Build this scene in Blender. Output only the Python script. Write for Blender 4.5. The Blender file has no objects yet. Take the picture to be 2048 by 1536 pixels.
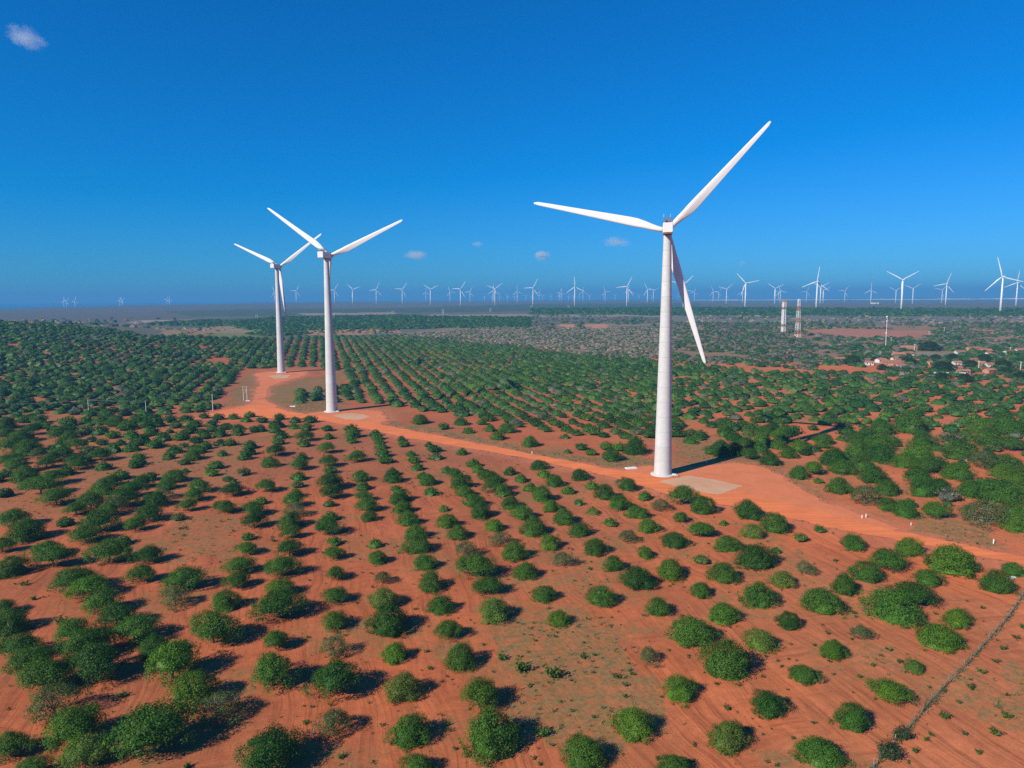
import bpy, math, random
import numpy as np
from mathutils import Vector, Matrix, noise as mnoise
from mathutils.geometry import delaunay_2d_cdt

rad = math.radians
scene = bpy.context.scene
COL = scene.collection
rng = np.random.default_rng(7)
random.seed(7)

# ------------------------------------------------------------------ camera
F_PX = 1422.0                       # focal length in pixels of the 2048 px photograph
CAM_H = 73.0
PITCH = rad(7.0)                    # looking slightly down
ROLL = rad(0.36)
cam = bpy.data.cameras.new('camera')
cam_ob = bpy.data.objects.new('camera', cam)
COL.objects.link(cam_ob)
cam.sensor_width = 36.0
cam.lens = 36.0 * F_PX / 2048.0
cam.clip_start = 0.5
cam.clip_end = 80000.0
cam_ob.location = (0, 0, CAM_H)
cam_ob.matrix_world = (Matrix.Translation((0, 0, CAM_H)) @ Matrix.Rotation(rad(90) - PITCH, 4, 'X') @ Matrix.Rotation(-ROLL, 4, 'Z'))
scene.camera = cam_ob
scene.render.resolution_x, scene.render.resolution_y = 1024, 768

# ------------------------------------------------------------------ light
SUN_AZ, SUN_EL = 230.0, 32.5        # clockwise from +Y, degrees
world = bpy.data.worlds.new('World')
scene.world = world
world.use_nodes = True
wn, wl = world.node_tree.nodes, world.node_tree.links
wn.clear()
sky = wn.new('ShaderNodeTexSky')
sky.sky_type = 'NISHITA'
sky.sun_disc = False
sky.sun_elevation = rad(SUN_EL)
sky.sun_rotation = rad(SUN_AZ)
sky.altitude = 0
sky.air_density = 1.0
sky.dust_density = 0.2
sky.ozone_density = 2.0
SKY = 0.075
bg = wn.new('ShaderNodeBackground')
bg.inputs['Strength'].default_value = SKY
wo = wn.new('ShaderNodeOutputWorld')
# the deep polarised blue of the photograph: one tone curve per channel over the whole sky
sepc = wn.new('ShaderNodeSeparateColor'); comc = wn.new('ShaderNodeCombineColor')
wl.new(sky.outputs[0], sepc.inputs[0])
def wmath(op, a_, b_):
    m_ = wn.new('ShaderNodeMath'); m_.operation = op
    wl.new(a_, m_.inputs[0]); m_.inputs[1].default_value = b_
    return m_.outputs[0]
rr_, gg_, bb_ = (wmath('MULTIPLY', sepc.outputs[k], SKY) for k in range(3))
rr_ = wmath('MAXIMUM', wmath('SUBTRACT', wmath('MULTIPLY', rr_, 0.20), 0.045), 0.0008)
gg_ = wmath('MULTIPLY', wmath('POWER', gg_, 0.92), 0.575)
bb_ = wmath('MULTIPLY', wmath('POWER', bb_, 0.92), 1.26)
for k, ch in enumerate((rr_, gg_, bb_)): wl.new(wmath('MULTIPLY', ch, 1.0 / SKY), comc.inputs[k])
wl.new(comc.outputs[0], bg.inputs['Color'])
wl.new(bg.outputs[0], wo.inputs['Surface'])

sun = bpy.data.lights.new('sun', 'SUN')
sun.energy = 5.0
sun.angle = rad(0.53)
sun.color = (1.0, 0.93, 0.82)
sun_ob = bpy.data.objects.new('sun', sun)
COL.objects.link(sun_ob)
to_sun = Vector((math.sin(rad(SUN_AZ)) * math.cos(rad(SUN_EL)), math.cos(rad(SUN_AZ)) * math.cos(rad(SUN_EL)), math.sin(rad(SUN_EL))))
sun_ob.rotation_euler = to_sun.to_track_quat('Z', 'Y').to_euler()
sun_ob.location = (-60, -60, 200)

vs = scene.view_settings
vs.view_transform = 'Standard'
vs.look = 'None'
vs.exposure = 0.27
vs.gamma = 1.0
vs.use_curve_mapping = False
cy = scene.cycles
cy.max_bounces = 6
cy.diffuse_bounces = 1
cy.glossy_bounces = 2
cy.transmission_bounces = 3
cy.transparent_max_bounces = 6
cy.volume_bounces = 2
cy.volume_step_rate = 1.0
cy.use_denoising = False
cy.caustics_reflective = cy.caustics_refractive = False

# ------------------------------------------------------------------ ground shape and pixel lookup
def sstep(a, b, v):
    t = np.clip((v - a) / (b - a), 0, 1)
    return t * t * (3 - 2 * t)

COAST = [(-60, 4300), (-38, 4300), (-30, 5200), (-20, 6600), (-13, 7600), (0, 8600), (12, 9200), (20, 10400), (40, 10800), (60, 10800)]
def height(x, y):
    x = np.asarray(x, float); y = np.asarray(y, float)
    D = np.hypot(x, y)
    az = np.degrees(np.arctan2(x, y))
    z = 22.0 * sstep(950, 2500, D)
    z = z + sstep(-3, -12, az) * 9.0 * sstep(3800, 5500, D)
    z = z - sstep(8, 20, az) * 16.0 * sstep(3900, 6000, D)
    z = z + 42.0 * np.exp(-0.5 * (((x + 800) / 290.0) ** 2 + ((y - 930) / 260.0) ** 2))
    z = z + 1.6 * np.sin(x / 310.0 + 1.1) * np.sin(y / 270.0) * sstep(700, 1400, D)
    front = np.abs(az) < 60
    ca = np.interp(az, [c[0] for c in COAST], [c[1] for c in COAST]) + 140 * np.sin(az * 0.9)
    ca = np.where(front, ca, 9000)
    k = sstep(ca - 40, ca + 260, D)
    z = z * (1 - k) - 12.0 * k
    return z

CP, SP = math.cos(PITCH), math.sin(PITCH)
CR, SR = math.cos(ROLL), math.sin(ROLL)
def rays(px, py):
    u = (np.asarray(px, float) - 1024) / F_PX
    v = -(np.asarray(py, float) - 768) / F_PX
    u, v = u * CR + v * SR, -u * SR + v * CR
    d = np.stack([u, CP + v * SP, -SP + v * CP], -1)
    return d / np.linalg.norm(d, axis=-1, keepdims=True)

def at(px, py, dz=0.0):
    """Where the line of sight through a pixel of the photograph meets the ground (plus dz)."""
    d = rays(px, py).reshape(-1, 3)
    lo = np.full(len(d), 20.0); hi = np.full(len(d), 20.0)
    done = np.zeros(len(d), bool)
    t = np.full(len(d), 20.0)
    for _ in range(420):
        t2 = t * 1.0165
        p = d * t2[:, None]
        below = (CAM_H + p[:, 2]) < height(p[:, 0], p[:, 1]) + dz
        new = below & ~done
        lo = np.where(new, t, lo); hi = np.where(new, t2, hi)
        done |= new
        t = t2
        if done.all(): break
    lo = np.where(done, lo, t); hi = np.where(done, hi, t)
    for _ in range(24):
        m = 0.5 * (lo + hi)
        p = d * m[:, None]
        below = (CAM_H + p[:, 2]) < height(p[:, 0], p[:, 1]) + dz
        hi = np.where(below, m, hi); lo = np.where(below, lo, m)
    p = d * hi[:, None]
    p[:, 2] = height(p[:, 0], p[:, 1])
    return p

def pix(x, y, z):
    """World point to photograph pixel."""
    x = np.asarray(x, float); y = np.asarray(y, float); z = np.asarray(z, float) - CAM_H
    dep = y * CP - z * SP
    u = x / dep
    v = (y * SP + z * CP) / dep
    u, v = u * CR - v * SR, u * SR + v * CR
    return 1024 + u * F_PX, 768 - v * F_PX

def inside(poly, x, y):
    x = np.asarray(x, float); y = np.asarray(y, float)
    r = np.zeros(x.shape, bool)
    n = len(poly)
    for i in range(n):
        x0, y0 = poly[i]; x1, y1 = poly[(i + 1) % n]
        if y0 == y1: continue
        c = ((y0 > y) != (y1 > y)) & (x < (x1 - x0) * (y - y0) / (y1 - y0) + x0)
        r ^= c
    return r

def seg_dist(poly, x, y, closed=True):
    best = np.full(np.shape(x), 1e9)
    n = len(poly)
    for i in range(n if closed else n - 1):
        ax, ay = poly[i][:2]; bx, by = poly[(i + 1) % n][:2]
        dx, dy = bx - ax, by - ay
        L = dx * dx + dy * dy + 1e-12
        t = np.clip(((x - ax) * dx + (y - ay) * dy) / L, 0, 1)
        best = np.minimum(best, np.hypot(x - ax - t * dx, y - ay - t * dy))
    return best

def vnoise(x, y, s, seed=0):
    """smooth value noise, vectorised"""
    x = np.asarray(x, float) / s + seed * 17.3; y = np.asarray(y, float) / s - seed * 9.7
    xi = np.floor(x).astype(np.int64); yi = np.floor(y).astype(np.int64)
    fx = x - xi; fy = y - yi
    fx = fx * fx * (3 - 2 * fx); fy = fy * fy * (3 - 2 * fy)
    def h(a, b):
        n = (a * 374761393 + b * 668265263 + seed * 144665) & 0xFFFFFFFF
        n = ((n ^ (n >> 13)) * 1274126177) & 0xFFFFFFFF
        return ((n ^ (n >> 16)) & 0xFFFF) / 65535.0
    return (h(xi, yi) * (1 - fx) + h(xi + 1, yi) * fx) * (1 - fy) + (h(xi, yi + 1) * (1 - fx) + h(xi + 1, yi + 1) * fx) * fy

# ------------------------------------------------------------------ object helpers
def mesh_np(name, verts, faces=None, quads=None, tris=None, smooth=False):
    me = bpy.data.meshes.new(name)
    verts = np.asarray(verts, np.float32).reshape(-1, 3)
    if faces is not None:
        me.from_pydata(verts.tolist(), [], faces)
    else:
        k = 4 if quads is not None else 3
        idx = np.asarray(quads if quads is not None else tris, np.int32).reshape(-1, k)
        me.vertices.add(len(verts)); me.vertices.foreach_set('co', verts.ravel())
        me.loops.add(idx.size); me.loops.foreach_set('vertex_index', idx.ravel())
        me.polygons.add(len(idx))
        me.polygons.foreach_set('loop_start', np.arange(0, idx.size, k, dtype=np.int32))
        me.update(calc_edges=True)
    if smooth:
        me.polygons.foreach_set('use_smooth', np.ones(len(me.polygons), bool))
    me.validate() if faces is not None else None
    return me

def vcol(me, name, cols):
    a = me.attributes.new(name, 'FLOAT_COLOR', 'POINT')
    c = np.ones((len(me.vertices), 4), np.float32); c[:, :cols.shape[1]] = cols
    a.data.foreach_set('color', c.ravel())

def obj(name, me, mat=None, parent=None, loc=None, rot=None, scale=None):
    o = bpy.data.objects.new(name, me)
    COL.objects.link(o)
    if mat is not None and me is not None and not me.materials: me.materials.append(mat)
    if parent is not None: o.parent = parent
    if loc is not None: o.location = loc
    if rot is not None: o.rotation_euler = rot
    if scale is not None: o.scale = scale
    return o

def tag(o, label=None, cat=None, group=None, kind=None):
    if label: o['label'] = label
    if cat: o['category'] = cat
    if group: o['group'] = group
    if kind: o['kind'] = kind
    return o

def empty(name, loc, rz=0.0):
    o = obj(name, None, loc=loc, rot=(0, 0, rz))
    o.empty_display_size = 1.0
    return o

class MB:
    """collects boxes, tubes and lathes into one mesh"""
    def __init__(s): s.v, s.f = [], []
    def add(s, v, f):
        n = len(s.v); s.v += [tuple(p) for p in v]; s.f += [tuple(i + n for i in q) for q in f]; return s
    def box(s, c, d, rz=0.0):
        cx, cy_, cz = c; hx, hy, hz = d[0] / 2, d[1] / 2, d[2] / 2
        co, si = math.cos(rz), math.sin(rz)
        v = []
        for z in (-hz, hz):
            for (a, b) in ((-hx, -hy), (hx, -hy), (hx, hy), (-hx, hy)):
                v.append((cx + a * co - b * si, cy_ + a * si + b * co, cz + z))
        return s.add(v, [(3, 2, 1, 0), (4, 5, 6, 7), (0, 1, 5, 4), (1, 2, 6, 5), (2, 3, 7, 6), (3, 0, 4, 7)])
    def tube(s, p, q, r0, r1=None, n=6, cap=True):
        r1 = r0 if r1 is None else r1
        p, q = Vector(p), Vector(q); d = (q - p).normalized()
        a = d.orthogonal().normalized(); b = d.cross(a)
        v = []
        for c, r in ((p, r0), (q, r1)):
            for i in range(n):
                t = 2 * math.pi * i / n
                v.append(c + a * (math.cos(t) * r) + b * (math.sin(t) * r))
        f = [(i, (i + 1) % n, n + (i + 1) % n, n + i) for i in range(n)]
        if cap: f += [tuple(range(n - 1, -1, -1)), tuple(range(n, 2 * n))]
        return s.add(v, f)
    def path(s, pts, rs, n=6):
        pts = [Vector(p) for p in pts]; v = []; f = []
        for k, p in enumerate(pts):
            d = (pts[min(k + 1, len(pts) - 1)] - pts[max(k - 1, 0)]).normalized()
            a = Vector((1, 0.13, 0)).cross(d); a = a.normalized() if a.length > 1e-3 else d.orthogonal().normalized()
            b = d.cross(a)
            for i in range(n):
                t = 2 * math.pi * i / n
                v.append(p + a * (math.cos(t) * rs[k]) + b * (math.sin(t) * rs[k]))
            if k: f += [((k - 1) * n + i, (k - 1) * n + (i + 1) % n, k * n + (i + 1) % n, k * n + i) for i in range(n)]
        f += [tuple(range(n - 1, -1, -1)), tuple(range((len(pts) - 1) * n, len(pts) * n))]
        return s.add(v, f)
    def lathe(s, prof, n=24, closed_top=True):
        v = []; f = []
        for r, z in prof:
            for i in range(n):
                t = 2 * math.pi * i / n
                v.append((r * math.cos(t), r * math.sin(t), z))
        for k in range(len(prof) - 1):
            f += [(k * n + i, k * n + (i + 1) % n, (k + 1) * n + (i + 1) % n, (k + 1) * n + i) for i in range(n)]
        f += [tuple(range(n - 1, -1, -1)), tuple(range((len(prof) - 1) * n, len(prof) * n))]
        return s.add(v, f)
    def mesh(s, name, smooth=False):
        return mesh_np(name, s.v, faces=s.f, smooth=smooth)

_ONES = 'zero one two three four five six seven eight nine ten eleven twelve thirteen fourteen fifteen sixteen seventeen eighteen nineteen'.split()
_TENS = 'x x twenty thirty forty fifty sixty seventy eighty ninety'.split()
def spelt(n):
    n = int(round(n))
    if n < 20: return _ONES[n]
    if n >= 100: return 'one-hundred'
    return _TENS[n // 10] + ('-' + _ONES[n % 10] if n % 10 else '')
_ORD = {'one': 'first', 'two': 'second', 'three': 'third', 'five': 'fifth', 'eight': 'eighth', 'nine': 'ninth', 'twelve': 'twelfth'}
def ordinal(n):
    w = spelt(n); h, _, t = w.rpartition('-')
    t = _ORD.get(t, (t[:-1] + 'ieth') if t.endswith('y') else t + 'th')
    return (h + '-' if h else '') + t

# ------------------------------------------------------------------ materials
def new_mat(name):
    m = bpy.data.materials.new(name); m.use_nodes = True
    m.node_tree.nodes.clear()
    return m, m.node_tree.nodes, m.node_tree.links

def simple_mat(name, col, rough=0.6, var=0.15, scale=2.0, spec=0.4, rand=0.0, metal=0.0):
    m, n, l = new_mat(name)
    out = n.new('ShaderNodeOutputMaterial'); p = n.new('ShaderNodeBsdfPrincipled')
    p.inputs['Roughness'].default_value = rough
    p.inputs['Specular IOR Level'].default_value = spec
    p.inputs['Metallic'].default_value = metal
    tc = n.new('ShaderNodeTexCoord'); nz = n.new('ShaderNodeTexNoise')
    nz.inputs['Scale'].default_value = scale; nz.inputs['Detail'].default_value = 5
    l.new(tc.outputs['Object'], nz.inputs['Vector'])
    mr = n.new('ShaderNodeMapRange')
    mr.inputs['To Min'].default_value = 1 - var; mr.inputs['To Max'].default_value = 1 + var
    mr.inputs['From Min'].default_value = 0.25; mr.inputs['From Max'].default_value = 0.75
    l.new(nz.outputs['Fac'], mr.inputs['Value'])
    fac = mr.outputs[0]
    if rand:
        oi = n.new('ShaderNodeObjectInfo'); r2 = n.new('ShaderNodeMapRange')
        r2.inputs['To Min'].default_value = 1 - rand; r2.inputs['To Max'].default_value = 1 + rand
        l.new(oi.outputs['Random'], r2.inputs['Value'])
        mm = n.new('ShaderNodeMath'); mm.operation = 'MULTIPLY'
        l.new(fac, mm.inputs[0]); l.new(r2.outputs[0], mm.inputs[1]); fac = mm.outputs[0]
    vm = n.new('ShaderNodeVectorMath'); vm.operation = 'SCALE'
    vm.inputs[0].default_value = col[:3]
    l.new(fac, vm.inputs['Scale'])
    l.new(vm.outputs[0], p.inputs['Base Color'])
    l.new(p.outputs[0], out.inputs['Surface'])
    return m

# ------------------------------------------------------------------ zones of the land (outlines walked on the ground)
def wpoly(px):
    a = np.array(px, float)
    p = at(a[:, 0], a[:, 1])
    return [(float(q[0]), float(q[1])) for q in p]

ROAD_PX = [(395, 832), (420, 828), (450, 820), (485, 813), (545, 812), (562, 818), (590, 825), (640, 832), (690, 839), (760, 848), (800, 857), (850, 866), (900, 876), (950, 886), (1000, 896),
           (1050, 906), (1100, 915), (1150, 925), (1200, 935), (1240, 941), (1290, 948), (1350, 966), (1420, 981), (1500, 990), (1560, 1003), (1640, 1025), (1720, 1045), (1800, 1063), (1900, 1084), (1980, 1101), (2080, 1122),
           (2080, 1136), (1960, 1113), (1880, 1098), (1800, 1083), (1740, 1071), (1660, 1054), (1580, 1037), (1500, 1017), (1440, 1008), (1380, 1000), (1320, 985), (1270, 968), (1230, 956), (1180, 944), (1100, 926),
           (1040, 915), (980, 905), (920, 894), (860, 884), (800, 873), (750, 862), (700, 852), (650, 843), (600, 838), (560, 836), (500, 838), (440, 836), (400, 836)]
PAD3_PX = [(512, 748), (530, 744), (560, 742), (618, 741), (612, 750), (590, 757), (560, 766), (541, 772), (534, 785), (530, 800), (552, 812), (556, 824), (486, 822), (498, 806), (508, 796), (514, 780), (520, 765), (516, 756)]
PAD2_PX = [(600, 830), (650, 822), (700, 820), (762, 821), (773, 834), (768, 848), (758, 853), (700, 848), (640, 841)]
PAD1_PX = [(1232, 946), (1262, 935), (1300, 932), (1350, 938), (1420, 930), (1470, 926), (1520, 932), (1560, 950), (1600, 978), (1660, 1010), (1740, 1040), (1800, 1058), (1790, 1068), (1700, 1052), (1600, 1032), (1500, 1008), (1400, 996), (1320, 980), (1270, 964)]
ROAD_W, PAD1_W, PAD2_W, PAD3_W = map(wpoly, (ROAD_PX, PAD1_PX, PAD2_PX, PAD3_PX))
HARD = [ROAD_W, PAD1_W, PAD2_W, PAD3_W]

def hard_dist(x, y):
    d = np.full(np.shape(x), 1e9)
    for p in HARD:
        dd = seg_dist(p, x, y)
        d = np.minimum(d, np.where(inside(p, x, y), -dd, dd))
    return d

# outline in photograph pixels -> ground colour; each is soil, stubble or litter that the ground there really has
SOIL_R, SOIL_B = np.array([0.60, 0.155, 0.052]), np.array([0.49, 0.155, 0.060])
ZONES = [
    ([(-200, 606), (2300, 592), (2300, 650), (-200, 690)], (0.135, 0.13, 0.095), 4),
    ([(-200, 606), (700, 600), (560, 622), (300, 640), (-200, 660)], (0.125, 0.115, 0.095), 4),
    ([(330, 622), (560, 617), (800, 616), (1060, 608), (1400, 606), (1400, 612), (1060, 622), (800, 626), (560, 632), (380, 633)], (0.075, 0.105, 0.065), 2),
    ([(600, 627), (790, 624), (790, 630), (600, 633)], (0.30, 0.22, 0.15), 1),
    ([(265, 641), (400, 640), (410, 644), (265, 645)], (0.36, 0.28, 0.21), 1),
    ([(860, 629), (1345, 627), (1345, 633), (1060, 634), (860, 633)], (0.28, 0.22, 0.17), 1),
    ([(290, 645), (440, 638), (560, 633), (800, 629), (860, 633), (1060, 634), (1060, 656), (900, 657), (780, 660), (600, 661), (560, 668), (490, 660), (400, 654), (290, 650)], (0.07, 0.10, 0.05), 2),
    ([(1060, 614), (1345, 612), (1700, 618), (2300, 618), (2300, 634), (1345, 631), (1060, 629)], (0.075, 0.11, 0.06), 2),
    ([(1345, 633), (1700, 634), (2300, 636), (2300, 645), (1345, 648)], (0.17, 0.16, 0.12), 7),
    ([(310, 656), (480, 653), (570, 659), (520, 668), (330, 671)], (0.31, 0.21, 0.11), 3),
    ([(355, 665), (425, 663), (425, 668), (360, 669)], (0.40, 0.18, 0.10), 1),
    ([(330, 670), (500, 665), (540, 676), (340, 678)], (0.20, 0.20, 0.08), 1.5),
    ([(600, 662), (790, 655), (800, 661), (790, 666), (610, 671)], (0.42, 0.20, 0.10), 1.5),
    ([(790, 668), (1000, 652), (1345, 650), (1345, 722), (1180, 712), (1000, 692)], (0.235, 0.175, 0.10), 9),
    ([(1345, 650), (2300, 640), (2300, 760), (1650, 748), (1345, 722)], (0.27, 0.165, 0.085), 8),
    ([(1115, 648), (1155, 648), (1155, 655), (1115, 656)], (0.50, 0.22, 0.11), 1),
    ([(1172, 648), (1215, 649), (1212, 656), (1172, 656)], (0.50, 0.22, 0.11), 1),
    ([(1600, 660), (1700, 658), (1860, 661), (1862, 670), (1790, 675), (1690, 674), (1620, 667)], (0.40, 0.165, 0.09), 2.5),
    ([(1920, 662), (2020, 655), (2090, 666), (2090, 676), (1940, 672)], (0.48, 0.18, 0.09), 1),
    ([(1820, 703), (1930, 704), (1920, 712), (1830, 715)], (0.27, 0.21, 0.14), 1),
]
# outline -> how much grass has come up there
GRASS = [
    ([(1000, 1245), (1180, 1230), (1300, 1300), (1285, 1420), (1180, 1500), (1060, 1480), (985, 1385)], 0.78),
    ([(330, 1035), (490, 1035), (495, 1120), (400, 1135), (335, 1100)], 0.6),
    ([(-200, 800), (480, 850), (500, 960), (330, 1020), (-200, 1060)], 0.5),
    ([(520, 850), (1000, 930), (1000, 985), (520, 960)], 0.22),
    ([(690, 838), (780, 842), (900, 866), (1050, 893), (1200, 918), (1300, 912), (1315, 935), (1240, 938), (1050, 907), (880, 873), (770, 852)], 0.95),
    ([(1350, 870), (1440, 885), (1540, 925), (1600, 962), (1640, 1000), (1590, 975), (1540, 940), (1480, 924), (1420, 928), (1355, 935)], 0.8),
    ([(545, 775), (600, 760), (690, 745), (690, 816), (650, 822), (600, 826), (560, 812), (536, 800)], 0.9),
    ([(440, 812), (470, 770), (500, 738), (515, 748), (512, 770), (500, 800), (480, 812)], 0.8),
    ([(1830, 1048), (1960, 1040), (2020, 1085), (1960, 1092), (1860, 1075)], 0.8),
    ([(1960, 1360), (2100, 1340), (2100, 1480), (1985, 1470)], 0.7),
    ([(1560, 1290), (1800, 1290), (1880, 1330), (1780, 1370), (1580, 1340)], 0.42),
    ([(1130, 1140), (1220, 1140), (1210, 1190), (1140, 1190)], 0.55),
]

def build_ground():
    az = np.concatenate([np.arange(-43, 43.01, 0.17), np.arange(49, 317, 6.0)])
    r = np.concatenate([[3, 12, 28, 45, 60, 75], np.geomspace(86, 16600, 310)])
    A, R = np.meshgrid(np.radians(az), r)
    X, Y = R * np.sin(A), R * np.cos(A)
    # break the regular rings up so that no line of the sheet shows
    Z = height(X, Y)
    front = (np.cos(A) > 0.70)
    near = sstep(520, 250, R)
    hd = hard_dist(X.ravel(), Y.ravel()).reshape(X.shape)
    Z = Z + near * (vnoise(X, Y, 9, 1) - 0.5) * 0.30 * sstep(0, 8, hd) + near * (vnoise(X, Y, 3.2, 2) - 0.5) * 0.10 * sstep(0, 5, hd)
    Z = Z - 0.05 * sstep(0, 4, -hd)
    nr, na = R.shape
    V = np.stack([X, Y, Z], -1).reshape(-1, 3)
    V = np.vstack([V, [[0, 0, 0]]])
    i, j = np.meshgrid(np.arange(nr - 1), np.arange(na), indexing='ij')
    j2 = (j + 1) % na
    q = np.stack([i * na + j, i * na + j2, (i + 1) * na + j2, (i + 1) * na + j], -1).reshape(-1, 4)
    # inner fan as thin quads around the centre
    c = len(V) - 1
    ev = np.arange(0, na - 1, 2)
    fan = np.stack([np.full(len(ev), c), (ev + 2) % na, ev + 1, ev], -1)
    q = np.vstack([q[:, ::-1], fan])
    me = mesh_np('ground', V, quads=q[:, ::-1].copy(), smooth=True)
    n = len(V)
    x, y, z = V[:, 0], V[:, 1], V[:, 2]
    D = np.hypot(x, y)
    k = (0.55 * vnoise(x, y, 75, 3) + 0.3 * vnoise(x, y, 23, 4) + 0.15 * vnoise(x, y, 7, 5))
    k = (sstep(0.3, 0.7, k) * 0.8 + 0.2 * vnoise(x, y, 2.6, 6))[:, None]
    base = SOIL_R * k + SOIL_B * (1 - k)
    left_mix = (sstep(90, -90, x - 0.15 * y + 40 * (vnoise(x, y, 60, 7) - 0.5)) * 0.85)[:, None]  # soil colour turns darker towards the left
    base = base * (1 - left_mix) + (np.array([0.445, 0.121, 0.045]) * k + np.array([0.35, 0.115, 0.048]) * (1 - k)) * left_mix
    ok = y > 20
    px = np.full(n, -1e5); py = np.full(n, 1e5)
    px[ok], py[ok] = pix(x[ok], y[ok], z[ok])
    far = ok & (D > 850)
    jx = (vnoise(x, y, 60, 8) - 0.5) * 26 + (vnoise(x, y, 19, 9) - 0.5) * 10
    jy = (vnoise(x, y, 55, 10) - 0.5)
    for poly, colr, soft in ZONES:
        m = far & inside(poly, px + jx, py + jy * soft * 1.6)
        base[m] = colr
    # everything far that has no outline of its own: dry scrub land
    grass = np.zeros(n); 
    nearm = ok & (D < 900)
    for poly, amt in GRASS:
        wp = wpoly(poly)
        s = inside(wp, x + (vnoise(x, y, 11, 12) - 0.5) * 14, y + (vnoise(x, y, 11, 13) - 0.5) * 14)
        grass = np.where(nearm & s, np.maximum(grass, amt), grass)
    bgn = 0.6 * vnoise(x, y, 26, 14) + 0.4 * vnoise(x, y, 9, 15)
    grass = np.maximum(grass, sstep(0.45, 0.78, bgn) * 0.6 * (D < 1200))
    # crews, dust and gravel spilled beside the road
    hdv = np.append(hd.ravel(), 1e3)
    nz = vnoise(x, y, 6, 16)
    dust = np.clip(sstep(9, 0, hdv - 5 * nz + 2), 0, 1)[:, None] * 0.75
    base = base * (1 - dust) + np.array([0.55, 0.175, 0.085]) * dust
    grass = grass * (1 - sstep(3, -1, hdv)) 
    furrow = sstep(420, 200, D) * sstep(3, 9, hdv) * (1 - 0.75 * grass)
    vcol(me, 'base', np.clip(base, 0, 1))
    vcol(me, 'mask', np.stack([furrow, grass, np.zeros(n)], -1))
    return me

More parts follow.
